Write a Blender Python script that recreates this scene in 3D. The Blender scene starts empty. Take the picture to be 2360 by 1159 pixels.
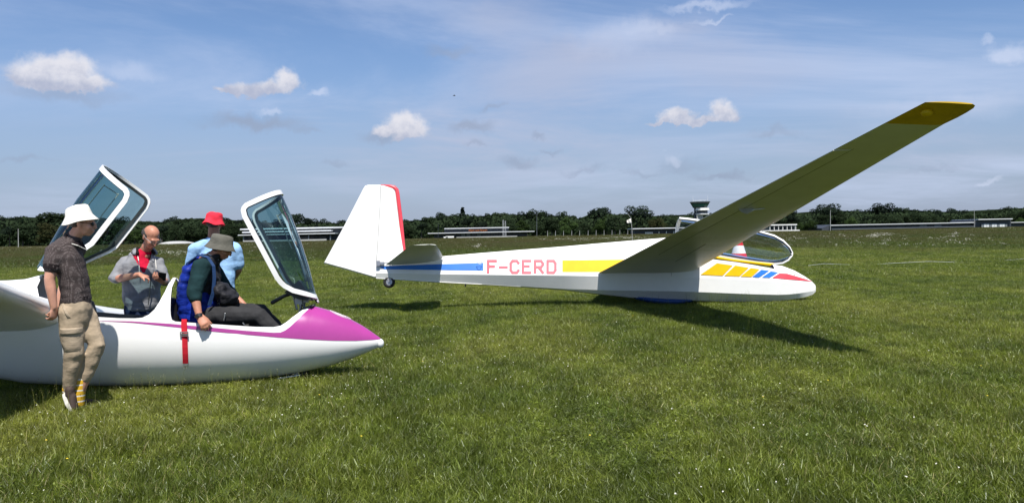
import bpy, bmesh, math, random
import numpy as np
from mathutils import Vector, Matrix, noise as mnoise
R = math.radians
random.seed(7); rng = np.random.default_rng(7)
scene = bpy.context.scene
COL = scene.collection

# ---------------------------------------------------------------- camera
CAM_Z = 1.45; FPX = 1840.0; PITCH = math.atan(38.5/FPX); ROLL = math.atan(0.0199)
F0 = np.array([0, math.cos(PITCH), -math.sin(PITCH)])
U0 = np.array([0, math.sin(PITCH), math.cos(PITCH)])
R0 = np.array([1.0, 0, 0])
CR = math.cos(ROLL)*R0 - math.sin(ROLL)*U0
CU = math.cos(ROLL)*U0 + math.sin(ROLL)*R0
cam_data = bpy.data.cameras.new("camera"); cam = bpy.data.objects.new("camera", cam_data); COL.objects.link(cam)
cam_data.sensor_width = 36; cam_data.lens = 36*FPX/2360; cam_data.clip_start = 0.1; cam_data.clip_end = 6000
m = Matrix.Identity(4)
for i in range(3):
    m[i][0] = CR[i]; m[i][1] = CU[i]; m[i][2] = -F0[i]
m[2][3] = CAM_Z
cam.matrix_world = m
scene.camera = cam
CO = np.array([0, 0, CAM_Z])
def ray(px, py):
    return F0 + (px-1180)/FPX*CR - (py-579.5)/FPX*CU
def P(px, py, Y):            # point seen at a pixel of the photograph, at world depth Y
    v = ray(px, py); return Vector(CO + v*(Y/v[1]))
def G(px, py):               # the same on the ground
    v = ray(px, py); return Vector(CO + v*(-CAM_Z/v[2]))

# ---------------------------------------------------------------- world, sun, exposure
SUN_EL = R(62.5); SUN_DIR = Vector((0.26, -1.0, 0)).normalized()   # sun stands behind the camera, a little to the right
SUN_V = Vector((SUN_DIR.x*math.cos(SUN_EL), SUN_DIR.y*math.cos(SUN_EL), math.sin(SUN_EL)))
world = bpy.data.worlds.new("World"); scene.world = world; world.use_nodes = True
wt = world.node_tree; wt.nodes.clear()
class NB:                    # small expression builder for node trees
    def __init__(s, nt): s.nt = nt
    def n(s, t, **k):
        nd = s.nt.nodes.new(t)
        for a, b in k.items(): setattr(nd, a, b)
        return nd
    def put(s, sock, v):
        if isinstance(v, bpy.types.NodeSocket): s.nt.links.new(v, sock)
        else: sock.default_value = v
    def m(s, op, a, b=0.0, c=None, clamp=False):
        nd = s.n('ShaderNodeMath', operation=op, use_clamp=clamp)
        s.put(nd.inputs[0], a); s.put(nd.inputs[1], b)
        if c is not None: s.put(nd.inputs[2], c)
        return nd.outputs[0]
    def ss(s, v, lo, hi, a=0.0, b=1.0):
        nd = s.n('ShaderNodeMapRange', interpolation_type='SMOOTHSTEP')
        for i, x in enumerate((v, lo, hi, a, b)): s.put(nd.inputs[i], x)
        return nd.outputs[0]
    def mix(s, f, a, b):
        nd = s.n('ShaderNodeMix', data_type='RGBA')
        s.put(nd.inputs[0], f)
        s.put(nd.inputs[6], a if not isinstance(a, tuple) else (*a[:3], 1)); s.put(nd.inputs[7], b if not isinstance(b, tuple) else (*b[:3], 1))
        return nd.outputs[2]
    def noise(s, vec, scale, detail=4, rough=0.5, dist=0.0, out=0):
        nd = s.n('ShaderNodeTexNoise'); s.put(nd.inputs['Vector'], vec)
        nd.inputs['Scale'].default_value = scale; nd.inputs['Detail'].default_value = detail
        nd.inputs['Roughness'].default_value = rough; nd.inputs['Distortion'].default_value = dist
        return nd.outputs[out]
    def comb(s, x, y, z=0.0):
        nd = s.n('ShaderNodeCombineXYZ'); s.put(nd.inputs[0], x); s.put(nd.inputs[1], y); s.put(nd.inputs[2], z); return nd.outputs[0]
    def mapv(s, vec, scale=(1, 1, 1), rot=(0, 0, 0), loc=(0, 0, 0)):
        nd = s.n('ShaderNodeMapping'); s.put(nd.inputs[0], vec)
        nd.inputs['Scale'].default_value = scale; nd.inputs['Rotation'].default_value = rot; nd.inputs['Location'].default_value = loc
        return nd.outputs[0]
b = NB(wt)
sky = b.n('ShaderNodeTexSky', sky_type='NISHITA', sun_disc=False, sun_elevation=SUN_EL, air_density=1.0, dust_density=0.35, ozone_density=2.5)
sky.sun_rotation = math.atan2(SUN_V.x, SUN_V.y)
sky.altitude = 50
tc = b.n('ShaderNodeTexCoord'); D = tc.outputs['Generated']
sx = b.n('ShaderNodeSeparateXYZ'); b.put(sx.inputs[0], D); dx, dy, dz = sx.outputs
hx = b.m('SQRT', b.m('ADD', b.m('MULTIPLY', dx, dx), b.m('MULTIPLY', dy, dy)))
az = b.m('ARCTAN2', dx, dy); el = b.m('ARCTAN2', dz, hx)
ae = b.comb(az, el)
# high thin cloud and haze
zz = b.m('ADD', b.m('MAXIMUM', dz, 0.0), 0.12)
pl = b.comb(b.m('DIVIDE', dx, zz), b.m('DIVIDE', dy, zz))
n1 = b.noise(b.mapv(pl, (0.55, 0.9, 1), (0, 0, R(-28)), (1.7, 0.4, 0)), 0.9, 7, 0.62, 0.5)
n2 = b.noise(b.mapv(pl, (0.28, 0.34, 1), (0, 0, R(15)), (4.1, 2.0, 0)), 0.8, 4, 0.5)
veil = b.m('MULTIPLY', b.ss(n1, 0.38, 0.70), b.ss(n2, 0.34, 0.58), clamp=True)
lowhaze = b.ss(el, -0.02, 0.26, 1.0, 0.0)
veil = b.m('MULTIPLY', veil, b.ss(el, 0.35, 0.9, 0.62, 0.2))
skyc = sky.outputs[0]
def rgbmul(c, k):
    nd = b.n('ShaderNodeVectorMath', operation='MULTIPLY'); b.put(nd.inputs[0], c); b.put(nd.inputs[1], k); return nd.outputs[0]
SKS = 0.085
def W_(r, g, bb): return (r/SKS, g/SKS, bb/SKS)
base = rgbmul(skyc, (0.92, 1.00, 1.16))
base = b.mix(b.m('MULTIPLY', lowhaze, 0.86), base, W_(0.245, 0.295, 0.425))
base = b.mix(veil, base, W_(0.46, 0.53, 0.70))
# broad veils of thin cloud
VE = []
# cumulus and grey scraps: (px, py, half width, half height, brightness 0 grey .. 1 white, strength)
def ang(px, py):
    v = ray(px, py); v = v/np.linalg.norm(v); return math.atan2(v[0], v[1]), math.asin(v[2])
wob = b.noise(ae, 26.0, 7, 0.6, 0.0, 1)
sw = b.n('ShaderNodeSeparateColor'); b.put(sw.inputs[0], wob)
wx = b.m('MULTIPLY', b.m('SUBTRACT', sw.outputs[0], 0.5), 0.055); wy = b.m('MULTIPLY', b.m('SUBTRACT', sw.outputs[1], 0.5), 0.045)
azw = b.m('ADD', az, wx); elw = b.m('ADD', el, wy)
fine = b.noise(ae, 60.0, 5, 0.6)
def puff(cx, cy, hw, hh, flat=0.5, soft=0.55):
    a0, e0 = ang(cx, cy)
    u = b.m('DIVIDE', b.m('SUBTRACT', azw, a0), hw/FPX)
    v = b.m('DIVIDE', b.m('SUBTRACT', elw, e0), hh/FPX)
    v = b.m('MAXIMUM', v, b.m('MULTIPLY', v, -1.0/flat))
    d = b.m('SQRT', b.m('ADD', b.m('MULTIPLY', u, u), b.m('MULTIPLY', v, v)))
    return b.ss(d, 1.15, 1.15-soft, 0.0, 1.0)
def layer(mask, col, k):
    global base
    base = b.mix(b.m('MULTIPLY', mask, k, clamp=True), base, col)
def mx(*a):
    r = a[0]
    for x in a[1:]: r = b.m('MAXIMUM', r, x)
    return r
for (cx, cy, hw, hh, k) in ((1060, 330, 620, 120, .42), (1260, 190, 260, 130, .34), (1500, 120, 330, 60, .22), (1700, 170, 260, 70, .20), (2050, 330, 420, 90, .28), (1150, 40, 160, 80, .22), (330, 330, 330, 60, .20), (1330, 110, 120, 40, .25), (1560, 60, 130, 30, .25)):
    st_ = b.ss(n1, .34, .60, .22, 1.0)
    layer(b.m('MULTIPLY', puff(cx, cy, hw, hh, 1.0, 1.15), st_), W_(0.40, 0.42, 0.53), k*1.55)
grey = W_(0.25, 0.30, 0.41)
for (cx, cy, hw, hh, k) in ((590, 283, 120, 20, .55), (1090, 288, 55, 16, .5), (1195, 378, 50, 17, .45), (1660, 405, 70, 9, .5), (905, 312, 75, 20, .5),
                            (1040, 125, 60, 16, .35), (1240, 312, 26, 8, .4), (1345, 395, 60, 9, .3), (770, 375, 28, 8, .3), (1780, 305, 60, 12, .35),
                            (140, 222, 125, 20, .38), (1570, 380, 60, 22, .3), (1135, 250, 30, 7, .35), (2160, 385, 60, 8, .25), (1100, 326, 30, 8, .35), (60, 370, 60, 8, .3), (700, 300, 40, 8, .3), (1270, 345, 30, 6, .35), (1480, 395, 50, 7, .3)):
    layer(puff(cx, cy, hw*1.1, hh*1.2, .8, 1.05), grey, min(.8, k*1.3))
for (cx, cy, hw, hh, k) in ((300, 165, 70, 26, .3), (1630, 18, 120, 14, .45), (1650, 46, 60, 7, .4), (1500, 70, 90, 18, .25), (2285, 422, 30, 7, .4), (1555, 365, 26, 16, .35),
                            (2335, 120, 45, 24, .55), (2275, 98, 18, 12, .35), (740, 218, 26, 10, .5), (620, 255, 34, 9, .4), (2180, 260, 200, 40, .2), (1430, 90, 140, 50, .25)):
    layer(puff(cx, cy, hw, hh, .8, 1.0), W_(0.55, 0.60, 0.74), k)
big = [  # white heaps: lobes
    [(95, 175, 62, 42), (160, 180, 60, 42), (205, 200, 58, 24), (65, 192, 44, 20), (140, 205, 95, 18)],
    [(575, 208, 60, 20), (620, 205, 60, 24), (660, 198, 38, 34), (530, 214, 40, 10)],
    [(930, 288, 42, 36), (945, 306, 44, 34), (905, 298, 36, 24), (940, 322, 36, 14)],
    [(1560, 280, 42, 24), (1600, 284, 80, 14), (1665, 272, 36, 32), (1530, 288, 44, 10)]]
for lobes in big:
    mk = mx(*[puff(l[0], l[1], l[2]*1.05, l[3]*1.10, .5, .66) for l in lobes])
    ys = [l[1] for l in lobes]; bot = ang(1180, max(ys)+10)[1] + (lobes[0][0]-1180)/FPX*(-0.0199)
    a0, e0 = ang(np.mean([l[0] for l in lobes]), max(ys)+16)
    hgt = b.m('ADD', b.m('SUBTRACT', el, e0), b.m('MULTIPLY', b.m('SUBTRACT', fine, 0.5), 0.055))
    shade = b.ss(hgt, 0.0, 0.036)
    layer(mk, b.mix(shade, W_(0.36, 0.39, 0.50), W_(0.64, 0.635, 0.68)), 0.92)
bg = b.n('ShaderNodeBackground'); b.put(bg.inputs[0], base); bg.inputs[1].default_value = SKS*0.90
wo = b.n('ShaderNodeOutputWorld'); wt.links.new(bg.outputs[0], wo.inputs[0])
try: world.cycles.sampling_method = 'MANUAL'; world.cycles.sample_map_resolution = 512
except Exception: pass

sl = bpy.data.lights.new("sun", 'SUN'); sl.energy = 5.0; sl.angle = R(0.53); sl.color = (1.0, 0.955, 0.88)
sun = bpy.data.objects.new("sun", sl); COL.objects.link(sun)
sun.rotation_euler = SUN_V.to_track_quat('Z', 'Y').to_euler(); sun.location = (5, -10, 30)
vs = scene.view_settings; vs.view_transform = 'Standard'; vs.look = 'None'; vs.exposure = 0.5; vs.gamma = 1; vs.use_curve_mapping = False
scene.render.engine = 'CYCLES'
cy = scene.cycles; cy.max_bounces = 6; cy.diffuse_bounces = 3; cy.glossy_bounces = 3; cy.transmission_bounces = 4; cy.transparent_max_bounces = 12
cy.use_denoising = True; cy.use_adaptive_sampling = False
cy.caustics_reflective = False; cy.caustics_refractive = False; cy.sample_clamp_indirect = 6

# ---------------------------------------------------------------- object helpers
def tag(o, label=None, cat=None, group=None, kind=None):
    if label: o['label'] = label
    if cat: o['category'] = cat
    if group: o['group'] = group
    if kind: o['kind'] = kind
    return o
def empty(name, loc=(0, 0, 0), label=None, cat=None, group=None):
    o = bpy.data.objects.new(name, None); COL.objects.link(o); o.location = loc; o.empty_display_size = .2
    return tag(o, label, cat, group)
def link(name, me, parent=None):
    o = bpy.data.objects.new(name, me); COL.objects.link(o)
    if parent: o.parent = parent
    return o
def mesh(name, V, F, mat=None, parent=None, smooth=False, world=False):
    me = bpy.data.meshes.new(name)
    me.from_pydata([tuple(v) for v in V], [], [tuple(f) for f in F]); me.update()
    if mat: me.materials.append(mat)
    if smooth: me.polygons.foreach_set('use_smooth', [True]*len(me.polygons))
    o = link(name, me, parent)
    if world and parent: o.matrix_parent_inverse = wmat(parent).inverted()
    return o
def wmat(o):
    mm = o.matrix_basis.copy()
    return (wmat(o.parent) @ o.matrix_parent_inverse @ mm) if o.parent else mm
def dup(o, parent=None):
    c = o.copy(); COL.objects.link(c)
    if parent: c.parent = parent
    for ch in [k for k in bpy.data.objects if k.parent == o and k is not c]: dup(ch, c)
    return c
class MB:
    def __init__(s): s.V = []; s.F = []; s.M = []; s.cur = 0
    def add(s, V, F):
        n = len(s.V); s.V += [Vector(v) for v in V]
        for f in F: s.F.append(tuple(i+n for i in f)); s.M.append(s.cur)
    def box(s, c, h, M=None):
        c = Vector(c); V = [Vector((x*h[0], y*h[1], z*h[2])) for x in (-1, 1) for y in (-1, 1) for z in (-1, 1)]
        if M is not None: V = [M @ v for v in V]
        s.add([v+c for v in V], [(0, 1, 3, 2), (4, 6, 7, 5), (0, 4, 5, 1), (2, 3, 7, 6), (0, 2, 6, 4), (1, 5, 7, 3)])
    def bar(s, a, c, r, n=6, r2=None):
        s.tube([a, c], [r, r if r2 is None else r2], n, cap=False)
    def tube(s, pts, rad, n=10, side=None, cap=True, closed_flat=True):
        pts = [Vector(p) for p in pts]
        rad = [(q, q) if not isinstance(q, tuple) else q for q in (rad if isinstance(rad, list) else [rad]*len(pts))]
        T = []
        for i in range(len(pts)):
            t = pts[min(i+1, len(pts)-1)] - pts[max(i-1, 0)]; T.append(t.normalized())
        rings = []
        ref = Vector(side).normalized() if side is not None else (Vector((0, 0, 1)) if abs(T[0].z) < .9 else Vector((1, 0, 0)))
        for i in range(len(pts)):
            A = (ref - T[i]*ref.dot(T[i])).normalized(); B = T[i].cross(A)
            if side is None: ref = A
            rings.append((pts[i], A, B, rad[i], T[i]))
        if cap:   # rounded ends
            p, A, B, (ra, rb), t = rings[0]; rm = min(ra, rb); pre = []
            for q in (80, 50, 22): pre.append((p - t*rm*math.sin(R(q)), A, B, (ra*math.cos(R(q)), rb*math.cos(R(q))), t))
            p, A, B, (ra, rb), t = rings[-1]; rm = min(ra, rb); post = []
            for q in (22, 50, 80): post.append((p + t*rm*math.sin(R(q)), A, B, (ra*math.cos(R(q)), rb*math.cos(R(q))), t))
            rings = pre + rings + post
        V = []; F = []
        for (p, A, B, (ra, rb), t) in rings:
            for k in range(n):
                q = 2*math.pi*k/n; V.append(p + A*ra*math.cos(q) + B*rb*math.sin(q))
        for i in range(len(rings)-1):
            for k in range(n):
                F.append((i*n+k, i*n+(k+1) % n, (i+1)*n+(k+1) % n, (i+1)*n+k))
        F.append(tuple(range(n))[::-1]); F.append(tuple((len(rings)-1)*n+k for k in range(n)))
        s.add(V, F)
    def ell(s, c, r, M=None, n=14, k=9):
        V = []; F = []; c = Vector(c)
        for i in range(k+1):
            a = math.pi*i/k
            for j in range(n):
                q = 2*math.pi*j/n
                v = Vector((r[0]*math.sin(a)*math.cos(q), r[1]*math.sin(a)*math.sin(q), r[2]*math.cos(a))) if 0 < i < k else Vector((r[0]*.02*math.cos(q), r[1]*.02*math.sin(q), r[2]*math.cos(a)))
                V.append(c + (M @ v if M is not None else v))
        for i in range(k):
            for j in range(n): F.append((i*n+j, (i+1)*n+j, (i+1)*n+(j+1) % n, i*n+(j+1) % n))
        F.append(tuple(range(n))); F.append(tuple(k*n+j for j in range(n))[::-1])
        s.add(V, F)
    def grid(s, rows, close=False):
        nr = len(rows); nc = len(rows[0]); V = [p for r in rows for p in r]; F = []
        for i in range(nr-1):
            for j in range(nc - (0 if close else 1)):
                j2 = (j+1) % nc; F.append((i*nc+j, i*nc+j2, (i+1)*nc+j2, (i+1)*nc+j))
        s.add(V, F)
    def build(s, name, mat, parent=None, smooth=False, world=False, auto=None):
        me = bpy.data.meshes.new(name); me.from_pydata([tuple(v) for v in s.V], [], s.F)
        for mm in (mat if isinstance(mat, (list, tuple)) else [mat]): me.materials.append(mm)
        if any(s.M): me.polygons.foreach_set('material_index', s.M)
        bm = bmesh.new(); bm.from_mesh(me); bmesh.ops.recalc_face_normals(bm, faces=bm.faces); 
        if smooth:
            for f in bm.faces: f.smooth = True
            if auto:
                for e in bm.edges:
                    if len(e.link_faces) == 2 and e.calc_face_angle(0) > R(auto): e.smooth = False
        bm.to_mesh(me); bm.free(); me.update()
        o = link(name, me, parent)
        if world and parent: o.matrix_parent_inverse = wmat(parent).inverted()
        return o
    def remesh(s, name, mat, parent, voxel=.01, smooth=3, folds=0.0, fscale=(9, 9, 26), seed=0, fac=.5):
        me = bpy.data.meshes.new('tmp'); me.from_pydata([tuple(v) for v in s.V], [], s.F)
        bm = bmesh.new(); bm.from_mesh(me); bmesh.ops.recalc_face_normals(bm, faces=bm.faces); bm.to_mesh(me); bm.free()
        o = link('tmp', me)
        md = o.modifiers.new('r', 'REMESH'); md.mode = 'VOXEL'; md.voxel_size = voxel
        if smooth:
            sm = o.modifiers.new('s', 'SMOOTH'); sm.factor = fac; sm.iterations = smooth
        dg = bpy.context.evaluated_depsgraph_get(); ev = o.evaluated_get(dg)
        out = bpy.data.meshes.new_from_object(ev); bpy.data.objects.remove(o)
        if folds:
            n = len(out.vertices); co = np.empty(n*3); out.vertices.foreach_get('co', co); co = co.reshape(-1, 3)
            no = np.array([v.normal[:] for v in out.vertices])
            off = Vector((seed*3.1, seed*1.7, seed))
            folds *= .72
            d = np.array([mnoise.noise(Vector((c[0]*fscale[0], c[1]*fscale[1], c[2]*fscale[2]))+off) + .25*mnoise.noise(Vector((c[0]*30, c[1]*30, c[2]*30))+off) for c in co])
            co = co + no*(d*folds)[:, None]; out.vertices.foreach_set('co', co.ravel())
        out.materials.clear(); out.materials.append(mat); out.polygons.foreach_set('use_smooth', [True]*len(out.polygons))
        out.name = name; out.update()
        r = link(name, out, parent)
        if parent: r.matrix_parent_inverse = wmat(parent).inverted()
        return r

# ---------------------------------------------------------------- materials
def mat(name, col, rough=.6, spec=.5, metal=0.0, coat=0.0, vary=.12, vscale=6.0, bump=0.0, bscale=40.0, bstretch=(1, 1, 1), extra=None):
    mm = bpy.data.materials.new(name); mm.use_nodes = True; nt = mm.node_tree; q = NB(nt)
    p = nt.nodes['Principled BSDF']; p.inputs['Roughness'].default_value = rough
    p.inputs['Specular IOR Level'].default_value = spec; p.inputs['Metallic'].default_value = metal
    p.inputs['Coat Weight'].default_value = coat; p.inputs['Coat Roughness'].default_value = .08
    tcn = q.n('ShaderNodeTexCoord'); o = tcn.outputs['Object']
    f = q.noise(o, vscale, 5, .6)
    c1 = tuple(min(1, x*(1-vary)) for x in col); c2 = tuple(min(1, x*(1+vary)) for x in col)
    c = q.mix(q.ss(f, .3, .7), c1, c2)
    if extra: c = extra(q, o, c)
    nt.links.new(c, p.inputs['Base Color'])
    if bump:
        bn = q.n('ShaderNodeBump'); bn.inputs['Strength'].default_value = 1.0; bn.inputs['Distance'].default_value = bump
        h = q.noise(q.mapv(o, bstretch), bscale, 4, .6); nt.links.new(h, bn.inputs['Height']); nt.links.new(bn.outputs[0], p.inputs['Normal'])
    return mm
def dirt(lo, amount):
    def f(q, o, c):
        n = q.noise(q.mapv(o, (1, 1, 3)), 5.0, 6, .7); n2 = q.noise(o, 34, 3, .6)
        k = q.m('MULTIPLY', q.ss(n, .5, .75), q.ss(n2, .45, .7))
        return q.mix(q.m('MULTIPLY', k, amount), c, lo)
    return f
M = {}
M['gelcoat'] = mat('gelcoat', (.80, .80, .79), .28, .35, coat=.15, vary=.015, vscale=2, extra=dirt((.62, .60, .52), .25))
M['shaded_wingfab'] = mat('shaded_wing_fabric', (.56, .57, .50), .32, .18, vary=.04, vscale=3, bump=.004, bscale=1.6, bstretch=(.5, 3.0, 1), extra=dirt((.42, .40, .33), .4))  # white fabric darkened towards olive: underside shade put into the colour
M['dope'] = mat('white_doped_fabric', (.78, .78, .76), .42, .25, coat=.0, vary=.02, vscale=3, bump=.0012, bscale=2.2, bstretch=(1.5, 1.5, .6), extra=dirt((.55, .53, .45), .3))
M['magenta'] = mat('magenta_paint', (.36, .045, .245), .25, .5, coat=.4, vary=.04)
M['red'] = mat('red_paint', (.72, .055, .075), .35, coat=.2, vary=.06)
M['pinkred'] = mat('faded_red_vinyl', (.80, .075, .11), .5, vary=.06)
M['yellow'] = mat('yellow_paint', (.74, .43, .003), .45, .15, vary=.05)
M['shaded_blue'] = mat('shaded_blue_paint', (.008, .05, .20), .5)  # blue paint darkened to carry the shadow on the wheel fairing
M['blue'] = mat('blue_paint', (.02, .16, .56), .35, coat=.2, vary=.06)
M['rubber'] = mat('rubber', (.018, .018, .018), .8, .3)
M['black'] = mat('black_plastic', (.02, .02, .022), .5, .4)
M['interior'] = mat('grey_interior', (.09, .09, .095), .8, .3)
M['alu'] = mat('aluminium', (.55, .56, .57), .35, metal=.9, vary=.08)
M['steel'] = mat('steel', (.35, .35, .36), .4, metal=.8)
M['seal'] = mat('dark_seal', (.015, .022, .022), .6)
M['cream'] = mat('cream_frame', (.58, .55, .44), .5)
def glass(name, tint, gloss=.06):
    mm = bpy.data.materials.new(name); mm.use_nodes = True; nt = mm.node_tree; nt.nodes.clear(); q = NB(nt)
    t = q.n('ShaderNodeBsdfTransparent'); t.inputs[0].default_value = (*tint, 1)
    g = q.n('ShaderNodeBsdfGlossy'); g.inputs['Roughness'].default_value = .03; g.inputs[0].default_value = (.9, .95, 1, 1)
    lw = q.n('ShaderNodeLayerWeight'); lw.inputs[0].default_value = .25
    f = q.m('ADD', q.m('MULTIPLY', lw.outputs['Fresnel'], .8), gloss, clamp=True)
    ms = q.n('ShaderNodeMixShader'); nt.links.new(f, ms.inputs[0]); nt.links.new(t.outputs[0], ms.inputs[1]); nt.links.new(g.outputs[0], ms.inputs[2])
    o = q.n('ShaderNodeOutputMaterial'); nt.links.new(ms.outputs[0], o.inputs[0]); return mm
M['tinted'] = glass('tinted_perspex', (.45, .62, .63), .03)
M['clear'] = glass('clear_perspex', (.80, .83, .84), .09)
def cloth(name, col, vary=.14, bump=.004, bscale=14, stretch=(1, 1, 2.4), rough=.9, extra=None):
    mm = mat(name, col, rough, .15, vary=vary, vscale=9, bump=bump, bscale=bscale, bstretch=stretch, extra=extra); return mm

# ---------------------------------------------------------------- ground
def ground_mat():
    mm = bpy.data.materials.new('meadow_ground'); mm.use_nodes = True; nt = mm.node_tree; q = NB(nt)
    p = nt.nodes['Principled BSDF']; p.inputs['Roughness'].default_value = .95; p.inputs['Specular IOR Level'].default_value = .1
    g = q.n('ShaderNodeNewGeometry'); o = g.outputs['Position']
    a = q.noise(o, .35, 6, .65); c_ = q.noise(q.mapv(o, (.05, .12, 1)), 1.0, 5, .6); f = q.noise(o, 40, 3, .6)
    c = q.mix(q.ss(a, .35, .65), (.045, .066, .016), (.070, .090, .024))
    c = q.mix(q.m('MULTIPLY', q.ss(c_, .48, .62), .7), c, (.085, .085, .032))
    c = q.mix(q.m('MULTIPLY', q.ss(f, .5, .7), .5), c, (.03, .035, .012))
    nt.links.new(c, p.inputs['Base Color']); return mm
gm = MB()
xs = [-3000, -1200, -500, -200, -80, -30, -10, 0, 10, 30, 80, 200, 500, 1200, 3000]
ys = [-1500, -300, -60, -10, 0, 10, 20, 40, 80, 150, 300, 600, 1200, 3500]
gm.grid([[Vector((x, y, 0)) for x in xs] for y in ys])
go = gm.build('ground', ground_mat()); tag(go, 'flat airfield ground under the meadow grass', kind='structure')

# ---------------------------------------------------------------- grass (stuff)
def grass_mat(name, lush, dry, pale, dryness, zone_scale):
    mm = bpy.data.materials.new(name); mm.use_nodes = True; nt = mm.node_tree; nt.nodes.clear(); q = NB(nt)
    g = q.n('ShaderNodeNewGeometry'); pos = g.outputs['Position']
    at = q.n('ShaderNodeAttribute', attribute_name='tint'); ts = q.n('ShaderNodeSeparateColor'); q.put(ts.inputs[0], at.outputs['Color'])
    a = q.noise(q.mapv(pos, (1, .55, 1)), zone_scale, 5, .6); bn = q.noise(q.mapv(pos, (1, .5, 1), loc=(31, 7, 0)), zone_scale*.28, 4, .55)
    c = q.mix(q.ss(a, .34, .66), lush[0], lush[1])
    c = q.mix(q.m('MULTIPLY', q.ss(bn, .5, .68), .5), c, pale)
    dr = q.ss(q.m('ADD', q.m('MULTIPLY', bn, .5), q.m('MULTIPLY', ts.outputs[0], .8)), 1.0-dryness, 1.15-dryness)
    c = q.mix(dr, c, dry)
    mot = q.noise(q.mapv(pos, (1, .7, 1)), 3.2, 5, .65)
    rnd = q.m('MULTIPLY', q.ss(ts.outputs[1], 0, 1, .50, 1.45), q.ss(mot, .30, .70, .64, 1.22))
    vm = q.n('ShaderNodeVectorMath', operation='SCALE'); q.put(vm.inputs[0], c); q.put(vm.inputs['Scale'], rnd); c = vm.outputs[0]
    df = q.n('ShaderNodeBsdfDiffuse'); nt.links.new(c, df.inputs[0])
    tr = q.n('ShaderNodeBsdfTranslucent'); tcx = q.n('ShaderNodeVectorMath', operation='MULTIPLY'); q.put(tcx.inputs[0], c); tcx.inputs[1].default_value = (1.35, 1.5, .6); nt.links.new(tcx.outputs[0], tr.inputs[0])
    gl = q.n('ShaderNodeBsdfGlossy'); gl.inputs['Roughness'].default_value = .42; gl.inputs[0].default_value = (.9, 1, .85, 1)
    m1 = q.n('ShaderNodeMixShader'); m1.inputs[0].default_value = .38; nt.links.new(df.outputs[0], m1.inputs[1]); nt.links.new(tr.outputs[0], m1.inputs[2])
    m2 = q.n('ShaderNodeMixShader'); m2.inputs[0].default_value = .035; nt.links.new(m1.outputs[0], m2.inputs[1]); nt.links.new(gl.outputs[0], m2.inputs[2])
    o = q.n('ShaderNodeOutputMaterial'); nt.links.new(m2.outputs[0], o.inputs[0]); return mm
GM_lawn = grass_mat('lawn_grass', ((.088, .122, .016), (.168, .200, .028)), (.36, .32, .14), (.270, .270, .055), .07, 1.1)
GM_mid = grass_mat('long_grass', ((.058, .088, .016), (.092, .114, .022)), (.12, .10, .044), (.078, .074, .027), .07, .16)
def flat_mat(name, col, tr=.3):
    mm = bpy.data.materials.new(name); mm.use_nodes = True; p = mm.node_tree.nodes['Principled BSDF']
    p.inputs['Base Color'].default_value = (*col, 1); p.inputs['Roughness'].default_value = .8; return mm
FM_white = flat_mat('white_petals', (.62, .61, .53)); FM_yel = flat_mat('yellow_petals', (.75, .55, .03))
def blade_patch(name, size, n, h, hvar, w, lean, material, seg=3, clover=0, stalks=0, clump=0.0, seed=0):
    r = np.random.default_rng(seed); V = []; F = []; T = []
    def leafquad(c, d, s, t):
        i = len(V); nrm = Vector((r.normal()*.5, r.normal()*.5, 1)).normalized(); a = Vector((math.cos(d), math.sin(d), 0)); a = (a-nrm*a.dot(nrm)).normalized(); bb = nrm.cross(a)
        V.extend([c, c+a*s*.6+bb*s*.5, c+a*s*1.1, c+a*s*.6-bb*s*.5]); F.append((i, i+1, i+2, i+3)); T.extend([t]*4)
    cx = r.uniform(-size/2, size/2, (max(3, n//22), 2))
    for k in range(n):
        if r.random() < clump: c0 = cx[r.integers(len(cx))] + r.normal(0, size*.03, 2)
        else: c0 = r.uniform(-size/2, size/2, 2)
        hh = h*(1+hvar*r.normal()*.5); hh = max(hh, h*.3)
        st = k < stalks
        if st: hh = h*(1.5+.8*r.random())
        d = r.uniform(0, 2*math.pi); ln = lean*r.uniform(.2, 1.3)*(.45 if st else 1); ww = w*r.uniform(.6, 1.35)*(.4 if st else 1)
        t = (.5+.5*r.random() if st else r.random()*.7 if r.random() > .05 else 1.0, r.random())
        fd = r.uniform(0, 2*math.pi); px = Vector((math.cos(fd), math.sin(fd), 0)); dd = Vector((math.cos(d), math.sin(d), 0))
        i = len(V)
        for s in range(seg+1):
            u = s/seg; p = Vector((c0[0], c0[1], 0)) + dd*ln*hh*u*u*.9 + Vector((0, 0, hh*(u - .25*min(ln, 1.2)*u*u)))
            wd = ww*(1-u**1.6)*.5
            if s < seg: V.extend([p-px*wd, p+px*wd]); T.extend([t]*2)
            else: V.append(p); T.append(t)
        for s in range(seg-1): a = i+2*s; F.append((a, a+1, a+3, a+2))
        a = i+2*(seg-1); F.append((a, a+1, a+2))
        if st:
            top = V[-1]
            for e in range(4): leafquad(top - Vector((0, 0, hh*.05*e)) + Vector((r.normal()*w*.5, r.normal()*w*.5, 0)), r.uniform(0, 6.28), max(.004, w*.75), (1.0, r.random()*.5))
    for k in range(clover):
        c0 = r.uniform(-size/2, size/2, 2); c = Vector((c0[0], c0[1], h*r.uniform(.3, .85))); tt = (0.0, r.random())
        a0 = r.uniform(0, 6.28)
        for e in range(3): leafquad(c, a0+e*2.1, .013, tt)
    me = bpy.data.meshes.new(name); me.from_pydata([tuple(v) for v in V], [], F)
    ca = me.color_attributes.new('tint', 'FLOAT_COLOR', 'POINT'); arr = np.ones((len(V), 4), np.float32); arr[:, :2] = np.array(T); ca.data.foreach_set('color', arr.ravel())
    me.materials.append(material); me.update()
    return bpy.data.objects.new(name, me)         # only a source for the instances below; never linked itself
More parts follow.
